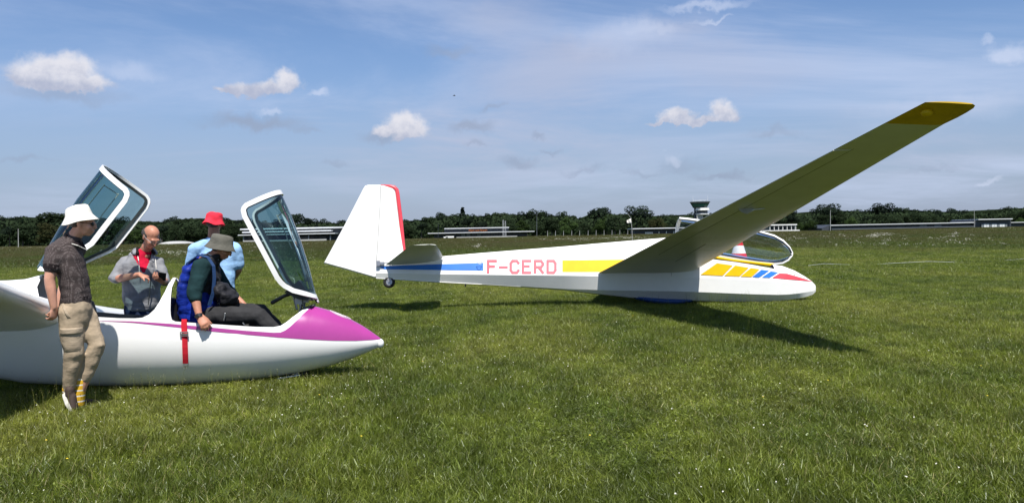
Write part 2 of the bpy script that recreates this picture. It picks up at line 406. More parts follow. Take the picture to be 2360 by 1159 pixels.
def scatter(name, sources, pts, rots, scales, idx, label, hscale=None):
    me = bpy.data.meshes.new(name); me.from_pydata([tuple(p) for p in pts], [], [])
    at = me.attributes.new('rot', 'FLOAT_VECTOR', 'POINT'); a = np.zeros((len(pts), 3), np.float32); a[:, 2] = rots; at.data.foreach_set('vector', a.ravel())
    sc = me.attributes.new('scl', 'FLOAT_VECTOR', 'POINT'); a = np.ones((len(pts), 3), np.float32)*np.array(scales)[:, None]
    if hscale is not None: a[:, 2] = hscale
    sc.data.foreach_set('vector', a.astype(np.float32).ravel())
    ix = me.attributes.new('idx', 'INT', 'POINT'); ix.data.foreach_set('value', np.array(idx, np.int32))
    o = link(name, me); tag(o, label, kind='stuff')
    ng = bpy.data.node_groups.new(name, 'GeometryNodeTree'); ng.interface.new_socket('Geometry', in_out='INPUT', socket_type='NodeSocketGeometry'); ng.interface.new_socket('Geometry', in_out='OUTPUT', socket_type='NodeSocketGeometry')
    gi = ng.nodes.new('NodeGroupInput'); gout = ng.nodes.new('NodeGroupOutput')
    jn = ng.nodes.new('GeometryNodeGeometryToInstance')
    for s in reversed(sources):
        oi = ng.nodes.new('GeometryNodeObjectInfo'); oi.inputs['Object'].default_value = s; ng.links.new(oi.outputs['Geometry'], jn.inputs[0])
    ip = ng.nodes.new('GeometryNodeInstanceOnPoints'); ip.inputs['Pick Instance'].default_value = True
    ng.links.new(gi.outputs[0], ip.inputs['Points']); ng.links.new(jn.outputs[0], ip.inputs['Instance'])
    def na(nm, ty):
        nd = ng.nodes.new('GeometryNodeInputNamedAttribute'); nd.data_type = ty; nd.inputs[0].default_value = nm; return nd.outputs[0]
    ng.links.new(na('rot', 'FLOAT_VECTOR'), ip.inputs['Rotation']); ng.links.new(na('scl', 'FLOAT_VECTOR'), ip.inputs['Scale']); ng.links.new(na('idx', 'INT'), ip.inputs['Instance Index'])
    ng.links.new(ip.outputs[0], gout.inputs[0])
    md = o.modifiers.new('instances', 'NODES'); md.node_group = ng
    return o
def field(y0, y1, step, jit, margin=.12, keep=None):
    out = []; y = y0
    while y < y1:
        hw = y*.66*(1+margin)+1.5; x = -hw
        while x < hw:
            p = (x+random.uniform(-jit, jit)*step, y+random.uniform(-jit, jit)*step, 0)
            if keep is None or keep(p): out.append(p)
            x += step
        y += step
    return out
lawn = [blade_patch('lawn_tuft', .62, 1500, .060, .8, .0048, 1.0, GM_lawn, 3, clover=(0, 60, 260, 20, 120, 10)[k], stalks=(8, 3, 2, 14, 5, 1)[k], clump=(.3, .5, .3, .6, .4, .55)[k], seed=k) for k in range(6)]
pts = field(3.6, 24, .40, .30, .17)
def zone(p, s=.5): return mnoise.noise(Vector((p[0]*s, p[1]*s*.7, 3.3)))
idx = []; hs = []
for p in pts:
    z = zone(p); j = zone(p, 1.7)
    idx.append((2 if j > .15 else 4) if z > .18 else random.choice((0, 1, 5)) if z > -.15 else random.choice((3, 0, 1)))
    hs.append(max(.55, 1.0 + .55*zone(p, .9) + .35*zone((p[0]+9, p[1], 0), 2.6)))
scatter('grass', lawn, pts, [random.uniform(0, 6.28) for _ in pts], [random.uniform(.9, 1.15) for _ in pts], idx, 'mown green meadow grass with clover in the foreground', hs)
mid = [blade_patch('mid_tuft', 1.5, 2200, .075, .8, .010, .9, GM_lawn, 2, stalks=(20, 6, 40)[k], clump=.5, seed=20+k) for k in range(3)]
pts = field(23.4, 62, 1.05, .35, .12)
scatter('mid_grass', mid, pts, [random.uniform(0, 6.28) for _ in pts], [random.uniform(.9, 1.2) for _ in pts], [random.randrange(3) for _ in pts], 'mown grass of the airfield beyond the gliders',
        [max(.5, 1+.6*zone(p, .25)) for p in pts])
tall = [blade_patch('long_tuft', 3.2, 1500, .21, .8, .04, .8, GM_mid, 2, stalks=(120, 60, 200)[k], clump=.5, seed=30+k) for k in range(3)]
pts = [p for p in field(38, 140, 2.4, .35, .12) if p[1] > 50+16*zone(p, .07)+6*random.random()-3]
scatter('long_grass', tall, pts, [random.uniform(0, 6.28) for _ in pts], [random.uniform(.9, 1.2) for _ in pts], [random.randrange(3) for _ in pts], 'uncut brownish long grass further out on the field',
        [max(.35, min(1, .35+.65*max(0, p[1]-42)/50)+.6*zone(p, .09)) for p in pts])
far = [blade_patch('far_tuft', 9, 1500, .24, .8, .12, .7, GM_mid, 2, stalks=(150, 60)[k], clump=.5, seed=40+k) for k in range(2)]
pts = field(136, 395, 7.5, .35, .08)
scatter('far_grass', far, pts, [random.uniform(0, 6.28) for _ in pts], [random.uniform(.9, 1.2) for _ in pts], [random.randrange(2) for _ in pts], 'uncut grass reaching to the edge of the airfield',
        [max(.35, 1+.8*zone(p, .03)) for p in pts])
# small flowers
def flower_mesh(name, r, n, material, h, stem=True, spread=0.0, heads=1, seed=0):
    rr = np.random.default_rng(seed); V = []; F = []; MI = []
    for k in range(heads):
        c = Vector((rr.normal()*spread, rr.normal()*spread, h*rr.uniform(.8, 1.1))); tl = Vector((rr.normal()*.25, -.25+rr.normal()*.25, 1)).normalized(); a = tl.orthogonal().normalized(); bb = tl.cross(a)
        i = len(V); V.append(c+tl*r*.35)
        for e in range(n): V.append(c + (a*math.cos(e*6.283/n)+bb*math.sin(e*6.283/n))*r*(1 if e % 2 else .8))
        for e in range(n): F.append((i, i+1+e, i+1+(e+1) % n)); MI.append(0)
        i = len(V); V.extend([Vector((0, 0, 0)), Vector((r*.15, 0, 0)), c]); F.append((i, i+1, i+2)); MI.append(1)
    me = bpy.data.meshes.new(name); me.from_pydata([tuple(v) for v in V], [], F); me.materials.append(material); me.materials.append(GM_stem); me.polygons.foreach_set('material_index', MI)
    return bpy.data.objects.new(name, me)
GM_stem = flat_mat('stem', (.07, .11, .03))
daisy = flower_mesh('daisy', .0080, 8, FM_white, .080); clv = flower_mesh('clover_head', .009, 6, FM_white, .07, heads=1, seed=3)
butter = flower_mesh('buttercup', .009, 6, FM_yel, .12, seed=5)
pts = []
for k in range(380):
    y = 3.8*(52/3.8)**random.random(); pts.append((random.uniform(-.72, .72)*y, y, 0))
pts = [p for p in pts if zone(p, .35)+.35*random.random() > -.02]
for (cx, cy_, r_, n_) in ((-.2, 10.5, 1.3, 26), (-1.2, 7.9, .9, 60), (-3.6, 7.2, 1.0, 40), (2.3, 11.5, 1.5, 36), (5.2, 13, 2, 30), (-2.3, 18, 3, 70), (6.5, 9, 1, 20)):
    for k in range(n_): pts.append((cx+random.gauss(0, r_), cy_+random.gauss(0, r_*.8), 0))
pts = [p for p in pts if p[1] > 3.7]
scatter('daisies', [daisy, clv], pts, [random.uniform(-.5, .5) for _ in pts], [random.uniform(.4, .8)*(1 if p[1] < 16 else 1.6) for p in pts], [random.randrange(2) for _ in pts], 'tiny white daisies and clover heads dotted over the grass', [1.0]*len(pts))
pts = [(random.uniform(-.7, .7)*y, y, 0) for y in [random.uniform(4, 18) for _ in range(26)]]
scatter('buttercups', [butter], pts, [0]*len(pts), [1]*len(pts), [0]*len(pts), 'few small yellow buttercups in the grass')
wf = [flower_mesh('umbel', .030, 6, FM_white, .42, spread=.20, heads=9, seed=8+k) for k in range(2)]
pts = []
for (px_, py_, n_, sx_, sy_) in ((1385, 553, 60, 60, 3), (1440, 552, 80, 30, 4), (1330, 556, 30, 30, 3), (700, 556, 60, 60, 3), (600, 567, 60, 40, 4), (60, 573, 80, 50, 2), (100, 572, 50, 25, 2),
                                 (2035, 545, 70, 16, 3), (2010, 549, 26, 10, 3), (1120, 552, 24, 60, 3), (620, 575, 26, 30, 3), (420, 590, 40, 30, 5), (1100, 574, 12, 12, 3), (2200, 546, 20, 4, 5), (1940, 547, 14, 40, 4),
                                 (2280, 530, 30, 50, 3), (1830, 555, 40, 60, 12), (1350, 555, 60, 200, 5), (2100, 560, 60, 200, 14), (350, 585, 50, 100, 10)):
    for k in range(n_):
        g = G(px_+random.gauss(0, sx_), max(py_+random.gauss(0, sy_)*.8, 545-0.0199*(px_-1180)+6))
        if 20 < g.y < 300: pts.append(tuple(g))
scatter('white_wildflowers', wf, pts, [random.uniform(0, 6) for _ in pts], [max(.45, min(1.5, p[1]/95)) for p in pts], [random.randrange(2) for _ in pts], 'drifts of white umbel flowers in the long grass', [random.uniform(.8, 1.1) for _ in pts])

stk = [blade_patch('seed_stalk', .12, 3, .12, .5, .009, .35, GM_lawn, 3, stalks=3, seed=60+k) for k in range(4)]
pts = [(random.uniform(-4.6, -1.3), 0, 0) for _ in range(70)]; pts = [(x, 7.42+.16*(x+3)*.6-random.random()**2*.8, 0) for x, _, _ in pts]
pts += [(BX_+random.uniform(-5, 2.4), 15.55-random.random()**2*1.5, 0) for BX_ in [3.6] for _ in range(70)]
pts += [(random.uniform(-.7, .7)*y, y, 0) for y in [3.9*(30/3.9)**random.random() for _ in range(220)]]
scatter('seed_stalks', stk, pts, [random.uniform(0, 6.28) for _ in pts], [random.uniform(.7, 1.2) for _ in pts], [random.randrange(4) for _ in pts], 'sparse tall seed stalks standing above the mown grass', [random.uniform(.7, 1.25) for _ in pts])

# ---------------------------------------------------------------- airfoil surfaces
def airfoil(n=14, t=.15, camber=.03):
    xs_ = [0.5*(1-math.cos(math.pi*i/n)) for i in range(n+1)]
    def th(x): return 5*t*(.2969*math.sqrt(x)-.126*x-.3516*x*x+.2843*x**3-.1036*x**4)
    def cb(x): return camber*4*x*(1-x)
    up = [(x, cb(x)+th(x)) for x in reversed(xs_)]; lo = [(x, cb(x)-th(x)) for x in xs_[1:-1]]
    return up+lo                # from the trailing edge over the top to the nose and back underneath
def section(le, te, t, camber, n=14, upv=Vector((0, 0, 1)), x0=0, x1=1, off=0.0):
    c = te-le; L = c.length; cx = c.normalized(); up = (upv-cx*upv.dot(cx)).normalized()
    return [le + cx*(x*L) + up*(y*L) for (x, y) in airfoil(n, t, camber)]
def loftwing(mb, secs):
    mb.grid(secs, close=True)
    i = len(mb.V); n = len(secs[0]); 
    mb.F.append(tuple(range(i-len(secs)*n, i-len(secs)*n+n))); mb.M.append(mb.cur)
    mb.F.append(tuple(range(i-n, i))); mb.M.append(mb.cur)
def lerp(a, c, t): return a+(c-a)*t
def interp(x, X, Y): return float(np.interp(x, X, Y))

# ================================================================ white and yellow two-seat glider beyond (F-CERD)
BX, BY = (1600-1180)/117.0, 15.75
bij = empty('glider', (BX, BY, 0), 'white glider marked F-CERD with yellow and blue stripes, one wing raised towards the camera', 'glider', None)
bij.rotation_euler = (R(-9), 0, R(2.5))
bij.rotation_mode = 'XYZ'
bij.matrix_basis = Matrix.Translation((BX, BY, 0)) @ Matrix.Rotation(R(2.5), 4, 'Z') @ Matrix.Rotation(R(-9), 4, 'X')
BM = bij.matrix_basis.copy(); BI = BM.inverted()
def loc_in(I):
    def f(px, py, y):        # photograph pixel -> local point on the local plane y = const
        o = I @ Vector(CO); d = (I.to_3x3() @ Vector(ray(px, py)))
        return o + d*((y-o.y)/d.y)
    return f
LB = loc_in(BI)
ST = [866, 935, 1015, 1110, 1200, 1300, 1375, 1460, 1548, 1548.1, 1600, 1640, 1700, 1740, 1780, 1792, 1815, 1840, 1860, 1873, 1880]
w1 = [.055, .085, .125, .165, .205, .245, .275, .30, .315, .315, .32, .32, .31, .295, .265, .25, .215, .165, .12, .07, .03]
c1 = [629, 630.5, 632, 633, 634, 635, 636, 637, 638.5, 638.5, 639.5, 641, 644, 645.5, 647, 647.5, 650, 653, 656, 659, 662]
c2 = [641, 645, 650, 654.5, 659.5, 665.5, 668, 669.5, 671, 671, 672.5, 674, 676.5, 678, 679, 679.2, 678.5, 676, 673, 671, 668]
kl = [641.5, 646, 651, 656, 661.5, 668, 677, 686, 690, 690, 692.5, 694, 695.5, 696, 695.5, 695, 692, 688, 684, 679, 672]
sh = [612, 605, 597, 587.5, 580, 571.5, 565, 558, 552, 598, 596, 596.5, 604, 610.5, 617.5, 620, 619, 629, 640, 649, 657]
tp = [608, 599, 591, 583, 576, 568.5, 562, 555, 548, None, None, None, None, None, None, 609, 612.5, 623, 636, 646.5, 656]
_a = list(range(9)); _n = [9]
_dense = [float(v) for v in ST[:10]]
for i in range(9, len(ST)-1):
    k = max(1, int((ST[i+1]-ST[i])/9)); _dense += [lerp(ST[i], ST[i+1], (j+1)/k) for j in range(k)]
def _ip(arr, lo=0):
    X = [x for x, v in zip(ST[lo:], arr[lo:]) if v is not None]; Y = [v for v in arr[lo:] if v is not None]; return X, Y
_o = ST; _w, _c1, _c2, _kl = (_ip(q_) for q_ in (w1, c1, c2, kl)); _sh = _ip(sh, 9); _tp = _ip(tp, 15)
w1 = [interp(x, *_w) for x in _dense]; c1 = [interp(x, *_c1) for x in _dense]; c2 = [interp(x, *_c2) for x in _dense]; kl = [interp(x, *_kl) for x in _dense]
sh = sh[:9] + [interp(x, *_sh) for x in _dense[9:]]; tp = tp[:9] + [interp(x, *_tp) if x >= 1791.99 else None for x in _dense[9:]]
ST = _dense; I15 = next(i for i, x in enumerate(ST) if i > 9 and x >= 1791.99)
def bst(i):
    x = ST[i]; w = w1[i]; front = x > 1548
    a = LB(x, c1[i], -w); X = a.x
    wk2 = w*(interp(x, [866, 1300, 1460, 1600, 1880], [.38, .40, .78, .88, .86]))
    b2 = LB(x, c2[i], -wk2); k = LB(x, kl[i], 0)
    ws = w*(interp(x, [866, 1200, 1548, 1548.05, 1548.1, 1740, 1792, 1880], [.6, .38, .30, .30, .93, .93, .62, .55]))
    s = LB(x, sh[i], -ws)
    pts_ = [(X, -min(.07, w*.5), min(k.z, b2.z-.004)), (X, -wk2, b2.z), (X, -w, a.z), (X, -ws, s.z)]
    if tp[i] is not None:
        t = LB(x, tp[i], 0); zt = max(t.z, s.z+.004)
        if x > 1780: pts_.append((X, -ws*.5, s.z+(zt-s.z)*.78))
        else: pts_.append((X, -min(.05, ws*.5), zt-.004))
        pts_.append((X, 0, zt))
    return [Vector(p) for p in pts_]
BST = [bst(i) for i in range(len(ST))]
def full(pn, inset=0.0):
    half = [Vector((p.x, p.y+(inset if p.y < -.01 else 0), p.z+(inset if j < 2 else 0))) for j, p in enumerate(pn)]
    rest = [Vector((p.x, -p.y, p.z)) for p in half]
    if half[-1].y == 0: rest = rest[:-1]
    return half, rest
def ringB(i, inset=0.0, drop=None):
    pn = BST[i] if drop is None else BST[i][:drop]
    h, r_ = full(pn, inset); return h + r_[::-1] if True else None
def open_strip(mb, i0, i1, drop, inset=0.0, flip=False):
    rows = []
    for i in range(i0, i1+1):
        h, r_ = full(BST[i][:drop], inset); rows.append(h[::-1] + r_)    # near rim -> keel -> far rim
    mb.grid(rows)
fus = MB()
rows = []
for i in range(len(ST)):
    if i == 9: continue
    h, r_ = full(BST[i][:3]); rows.append(h[::-1] + r_)
fus.grid(rows)
def upper(i0, i1, cap):
    rows = []
    for i in range(i0, i1+1):
        q_ = BST[i][2:]; rows.append(q_ + [Vector((p.x, -p.y, p.z)) for p in q_[::-1] if p.y != 0])
    fus.grid(rows)
    if cap: fus.add(rows[-1][1:-1], [tuple(range(len(rows[-1])-2))])
upper(0, 8, True); upper(I15, len(ST)-1, False)
for sg in (1, -1):
    fus.grid([[Vector((p.x, p.y*sg, p.z)) for p in BST[i][2:4]] for i in range(9, I15+1)])
h_, r_ = full(BST[0]); fus.add(h_+r_[::-1], [tuple(range(len(h_+r_)))]); h_, r_ = full(BST[-1]); fus.add(h_+r_[::-1], [tuple(range(len(h_+r_)))])
_bm = None
fus.build('fuselage', M['dope'], bij, smooth=True, auto=9)
# cockpit rim, inside lining, floor and seats
ins = MB(); open_strip(ins, 9, I15, 4, .022)
for i in range(9, I15):
    for sgn in (1, -1):
        a, c = BST[i][3], BST[i+1][3]; q = Vector((0, .022, 0))
        V = [a, c, c+q, a+q]; V = [Vector((v.x, v.y*sgn, v.z)) for v in V]; ins.add(V, [(0, 1, 2, 3)])
a = BST[9][3]
ins.add([Vector((a.x, -.2, .3)), Vector((a.x, .2, .3)), Vector((a.x, .2, a.z+.2)), Vector((a.x, -.2, a.z+.2))], [(0, 1, 2, 3)])
ins.build('cockpit_lining', M['interior'], bij)
for xq in (1655, 1590):
    st = LB(xq, 640, 0).x; s_ = MB(); s_.tube([(st, 0, .25), (st-.05, 0, .45), (st-.13, 0, .78), (st-.15, 0, .90)], [(.22, .05), (.22, .05), (.2, .045), (.11, .05)], 12, side=(0, 1, 0))
    s_.box((st+.2, 0, .24), (.22, .22, .05)); s_.build('seat', M['black'], bij, smooth=True, auto=40)
# painted marks on the near side facet
def face_y(x, z):          # outer near-side surface y at local x, z
    Xs = [q[0].x for q in BST]; j = max(0, min(len(Xs)-2, int(np.searchsorted(Xs, x))-1)); u = (x-Xs[j])/max(1e-6, Xs[j+1]-Xs[j]); u = min(1, max(0, u))
    def at(q):
        Z = [p.z for p in q]; Y = [p.y for p in q]; return float(np.interp(z, Z, Y))
    return at(BST[j])*(1-u)+at(BST[j+1])*u
def mark(name, poly, m_, sub=6, off=.0035, yb=-.24):
    n = len(poly); V = []; 
    P2 = [LB(px, py, yb) for px, py in poly]
    # refine: iterate the plane so that the point lands on the surface
    Q = []
    for (px, py), p in zip(poly, P2):
        for _ in range(4): p = LB(px, py, face_y(p.x, p.z))
        Q.append(p)
    mb = MB()
    if n == 4:
        rows_ = []
        for i in range(sub+1):
            u = i/sub; a = lerp(Q[0], Q[1], u); c = lerp(Q[3], Q[2], u); rows_.append([lerp(a, c, v/3) for v in range(4)])
        for r_ in rows_:
            for k, p in enumerate(r_): r_[k] = Vector((p.x, face_y(p.x, p.z)-off, p.z+off*.3))
        mb.grid(rows_)
    else:
        mb.add([Vector((p.x, face_y(p.x, p.z)-off, p.z)) for p in Q], [tuple(range(n))])
    return mb, name, m_
def put(r_): return r_[0].build(r_[1], r_[2], bij)
put(mark('blue_stripe', [(872, 613.5), (1114, 605.8), (1114, 624), (885, 620.5)], M['blue'], 14))
put(mark('yellow_stripe', [(1296, 600), (1505, 597.5), (1505, 627), (1296, 627)], M['yellow'], 14))
Z5 = lambda L: [(1560+x/6.94, 560+y/6.94) for x, y in L]
for L, mm_ in (([(640, 325), (890, 360), (730, 525), (375, 510)], 'yellow'), ([(930, 362), (1145, 398), (1000, 535), (755, 528)], 'yellow'), ([(1180, 403), (1320, 422), (1190, 545), (1015, 538)], 'yellow'),
               ([(1350, 430), (1475, 445), (1310, 553), (1205, 545)], 'blue'), ([(1500, 455), (1620, 470), (1480, 558), (1355, 553)], 'blue')):
    put(mark('nose_bar', Z5(L), M[mm_], 6, .010))
put(mark('nose_flash', Z5([(1640, 487), (1760, 493), (1720, 578), (1520, 560)]), M['red'], 5, .012)); put(mark('nose_flash', Z5([(1758, 493), (2150, 612), (2148, 616), (1718, 578)]), M['red'], 10, .012))
# registration letters
def strokes(ch):
    c = .22
    return {'F': [((0, 1), (1, 1)), ((0, 1), (0, 0)), ((0, .54), (.75, .54))],
            '-': [((0, .46), (1, .46))],
            'C': [((1, .80), (1-c, 1)), ((1-c, 1), (c, 1)), ((c, 1), (0, 1-c)), ((0, 1-c), (0, c)), ((0, c), (c, 0)), ((c, 0), (1-c, 0)), ((1-c, 0), (1, .20))],
            'E': [((0, 1), (1, 1)), ((0, 1), (0, 0)), ((0, .54), (.8, .54)), ((0, 0), (1, 0))],
            'R': [((0, 0), (0, 1)), ((0, 1), (1-c, 1)), ((1-c, 1), (1, 1-c)), ((1, 1-c), (1, .68)), ((1, .68), (1-c, .47)), ((1-c, .47), (0, .47)), ((.45, .47), (1, 0))],
            'D': [((0, 0), (0, 1)), ((0, 1), (1-c, 1)), ((1-c, 1), (1, 1-c)), ((1, 1-c), (1, c)), ((1, c), (1-c, 0)), ((1-c, 0), (0, 0))]}[ch]
for ch, x0, x1 in (('F', 1125, 1143), ('-', 1152, 1168), ('C', 1177, 1195), ('E', 1205, 1222), ('R', 1233, 1251), ('D', 1262, 1280)):
    mb = MB(); yt, yb_ = 601.5, 628.5; hw = 3.0
    for (a, c) in strokes(ch):
        A = Vector((x0+(x1-x0)*a[0], yb_+(yt-yb_)*a[1])); C_ = Vector((x0+(x1-x0)*c[0], yb_+(yt-yb_)*c[1]))
        d = (C_-A).normalized(); nn = Vector((-d.y, d.x))*hw; A -= d*hw*.75; C_ += d*hw*.75
        r_ = mark('x', [tuple(A+nn), tuple(C_+nn), tuple(C_-nn), tuple(A-nn)], None, 2, .0035+.0004*len(mb.V)/10)
        mb.add(r_[0].V, r_[0].F)
    mb.build('letter', M['pinkred'], bij)
# wings
def WP(px, py, Y): return BI @ P(px, py, Y)
def near_wing():
    le0 = LB(1612, 612, -.30); te0 = LB(1378, 630, -.27)
    le1 = WP(2238, 249, 7.68); te1 = WP(2106, 249, 7.80)
    tipm = (le1+te1)/2
    out = []
    for u in (0, .03, .07, .12, .2, .3, .4, .5, .6, .7, .8, .88, .95, 1.0):
        le = lerp(le0, le1, u); te = lerp(te0, te1, u)
        if u == 0: te = te + Vector((0, 0, .0))
        out.append((u, le, te))
    return out
NWS = near_wing()
span_dir = (NWS[-1][1]-NWS[0][1]).normalized()
def wing_up(u): return Vector((0, span_dir.z*-1*0+.0, 1)) if False else Vector((0, .12, 1))
wsec = []
for u, le, te in NWS:
    tc_ = .145-.035*u; cam_ = .028
    if u < .12: cam_ += .03*(1-u/.12)*0
    wsec.append(section(le, te, tc_, cam_, 16, wing_up(u)))
k1 = 12
# yellow tip: outermost part, from the diagonal paint line outward
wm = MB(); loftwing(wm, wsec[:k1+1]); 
wm.build('wing', M['shaded_wingfab'], bij, smooth=True, auto=50)
u, le, te = NWS[12]; u2, le2, te2 = NWS[13]
tsec = [wsec[12]]
for f, fl, ft in ((.35, .0, -.01), (.6, .02, 0), (.8, .05, .0), (.93, .11, 0), (1.0, .20, .0)):
    l = lerp(le, WP(2270, 241, 7.60), f); t = lerp(te, WP(2132, 236, 7.75), f); l2 = lerp(l, t, fl)
    tsec.append(section(l2, t, .105*(1-.62*f*f), .02, 16, wing_up(1)))
tm = MB(); loftwing(tm, tsec); M['shaded_tipyel'] = mat('shaded_tip_paint', (.50, .32, .004), .45, .2); tip = tm.build('wing_tip', M['shaded_tipyel'], bij, smooth=True, auto=50)  # tip yellow toned down, shade of the underside painted in
# paint, flaps and gaps under the near wing: thin slabs 2 mm below the skin
def under(u, xx):           # point on the underside at span u and chord fraction xx
    us = [q[0] for q in NWS]; j = max(0, min(len(us)-2, int(np.searchsorted(us, u))-1)); f = (u-us[j])/(us[j+1]-us[j])
    n = 16; k0 = n; secj, seck = wsec[j], wsec[j+1]
    xs_ = [0.5*(1-math.cos(math.pi*i/n)) for i in range(n+1)]
    def on(s_):
        lo = [s_[n]] + s_[n+1:] + [s_[0]]; ii = min(n-1, int(np.searchsorted(xs_, xx, side='right'))-1); g = (xx-xs_[ii])/(xs_[ii+1]-xs_[ii]); return lerp(lo[ii], lo[ii+1], g)
    return lerp(on(secj), on(seck), f)
def under_quad(name, poly, m_, off=.003, n=8):
    rows_ = []
    for i in range(n+1):
        a = (lerp(poly[0][0], poly[1][0], i/n), lerp(poly[0][1], poly[1][1], i/n)); c = (lerp(poly[3][0], poly[2][0], i/n), lerp(poly[3][1], poly[2][1], i/n))
        rows_.append([under(lerp(a[0], c[0], k/6), lerp(a[1], c[1], k/6)) + Vector((0, -.2, -1)).normalized()*off for k in range(7)])
    mb = MB(); mb.grid(rows_); return mb.build(name, m_, bij)
#under_quad('shaded_tip_paint', [(.825, .985), (.949, .985), (.949, .05), (.905, .06)], M['yellow'])
under_quad('aileron_gap', [(.40, .735), (.86, .735), (.86, .743), (.40, .743)], M['seal'])
under_quad('aileron_gap', [(.20, .735), (.40, .735), (.40, .741), (.20, .741)], M['seal'], .0025)
under_quad('airbrake_gap', [(.13, .44), (.30, .44), (.30, .446), (.13, .446)], M['seal'])
al = MB()      # aileron, drooped a little so that it shows its own edge at the end of the wing
arow = []
for u in (.405, .5, .6, .7, .8, .855):
    a = under(u, .75); t = under(u, 1.0); d = (t-a); t2 = t + Vector((0, 0, -.012))
    arow.append([a+Vector((0, 0, -.004)), t2+d*.045, t2+d*.045+Vector((0, 0, .008)), a+Vector((0, 0, .02))])
al.grid(arow, close=True); al.add(arow[-1], [(0, 1, 2, 3)]); al.add(arow[0], [(0, 1, 2, 3)]); al.build('aileron', M['shaded_wingfab'], bij)
hb = MB(); h0 = under(.565, .70); dn = Vector((0, -.15, -1)).normalized(); cx = (NWS[5][2]-NWS[5][1]).normalized(); sd = span_dir
fan = [h0+cx*.13+dn*.004, h0+cx*.10+dn*.05, h0+cx*.02+dn*.085, h0-cx*.07+dn*.05, h0-cx*.10+dn*.004]
hb.add([p-sd*.004 for p in fan]+[p+sd*.004 for p in fan], [(0, 1, 2, 3, 4), (5, 6, 7, 8, 9)]+[(i, (i+1) % 5, 5+(i+1) % 5, 5+i) for i in range(5)])
hb.bar(h0-cx*.05+dn*.035, h0-cx*.34+dn*.012, .008); hb.build('aileron_horn', M['alu'], bij)
sk = MB(); t0 = lerp(tsec[2][0], tsec[2][16], .30)+Vector((0, -.02, -.02)); sk.ell(t0, (.06, .045, .04)); sk.build('tip_skid', M['shaded_tipyel'], bij, smooth=True)
# leading edge tape near the root (yellow) and trailing edge fillet
lt = MB(); rows_ = []
for k in range(13):
    u = .002+.27*k/12
    us = [q[0] for q in NWS]; j = max(0, min(len(us)-2, int(np.searchsorted(us, u))-1)); f = (u-us[j])/(us[j+1]-us[j])
    r_ = []
    for ii in (13, 14, 15, 16, 17, 18):
        p = lerp(wsec[j][ii], wsec[j+1][ii], f); ctr = lerp(lerp(wsec[j][16], wsec[j+1][16], f), lerp(wsec[j][0], wsec[j+1][0], f), .12); r_.append(p+(p-ctr).normalized()*.003)
    rows_.append(r_)
lt.grid(rows_); lt.build('leading_edge_tape', M['yellow'], bij, smooth=True)
# far wing: down to the grass on the other side
fw = MB(); le0 = NWS[0][1]; te0 = NWS[0][2]
L0 = Vector((le0.x, .30, le0.z)); T0 = Vector((te0.x, .27, te0.z))
far_tip_le = BI @ Vector((BX-.05+.35, BY+8.2, .12)); far_tip_te = BI @ Vector((BX-.55+.30, BY+8.25, .10))
far_tip_le = Vector((NWS[-1][1].x, 8.1, far_tip_le.z)); far_tip_te = Vector((NWS[-1][2].x, 8.1, far_tip_te.z))
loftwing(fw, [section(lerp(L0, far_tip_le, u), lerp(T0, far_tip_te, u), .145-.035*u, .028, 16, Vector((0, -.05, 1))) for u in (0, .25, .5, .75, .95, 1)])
fw.build('wing', M['shaded_wingfab'], bij, smooth=True, auto=50)
# centre section between the wings, under the turtle deck
cs = MB(); loftwing(cs, [section(Vector((le0.x, y, le0.z)), Vector((te0.x, y, te0.z)), .145, .028, 16) for y in (-.30, .30)]); 
# fin and rudder in the (banked) centre plane
def slab(name, prof, thick, m_, parent=bij, ycen=0.0, edge=.25, auto=45, LF=None):
    LFn = LF or LB
    c = [LFn(px, py, ycen) for px, py in prof]; n = len(c); ctr = sum(c, Vector())/n
    mb = MB(); inner = [lerp(p, ctr, edge) for p in c]
    V = [p for p in c] + [p+Vector((0, -thick/2, 0)) for p in inner] + [p+Vector((0, thick/2, 0)) for p in inner]
    F = [tuple(range(n, 2*n)), tuple(range(2*n, 3*n))] + [(i, (i+1) % n, n+(i+1) % n, n+i) for i in range(n)] + [(i, (i+1) % n, 2*n+(i+1) % n, 2*n+i) for i in range(n)]
    mb.add(V, F); return mb.build(name, m_, parent, smooth=True, auto=auto)
slab('rudder', [(746, 607), (796, 515), (838, 433), (842, 428), (848, 426.5), (877.6, 426.5), (876.6, 470), (871.2, 560), (868, 606), (868, 640), (864, 640.5), (800, 622)], .06, M['dope'], edge=.025)
slab('fin', [(877.5, 426.5), (884, 426.5), (905, 434), (911, 442), (921, 520), (930, 575), (936, 606), (870, 620), (868, 606), (871, 560), (876.5, 470)], .075, M['dope'], edge=.03)
le_pts = [(882, 426), (900, 427.5), (911, 430), (917, 436), (919, 445), (926, 500), (932, 566), (936, 590)]
rd = MB(); rd.tube([LB(px-2.6, py+1.6, 0) for px, py in le_pts], [.020, .03, .036, .038, .038, .038, .038, .036], 10); rd.build('fin_leading_edge', M['red'], bij, smooth=True)
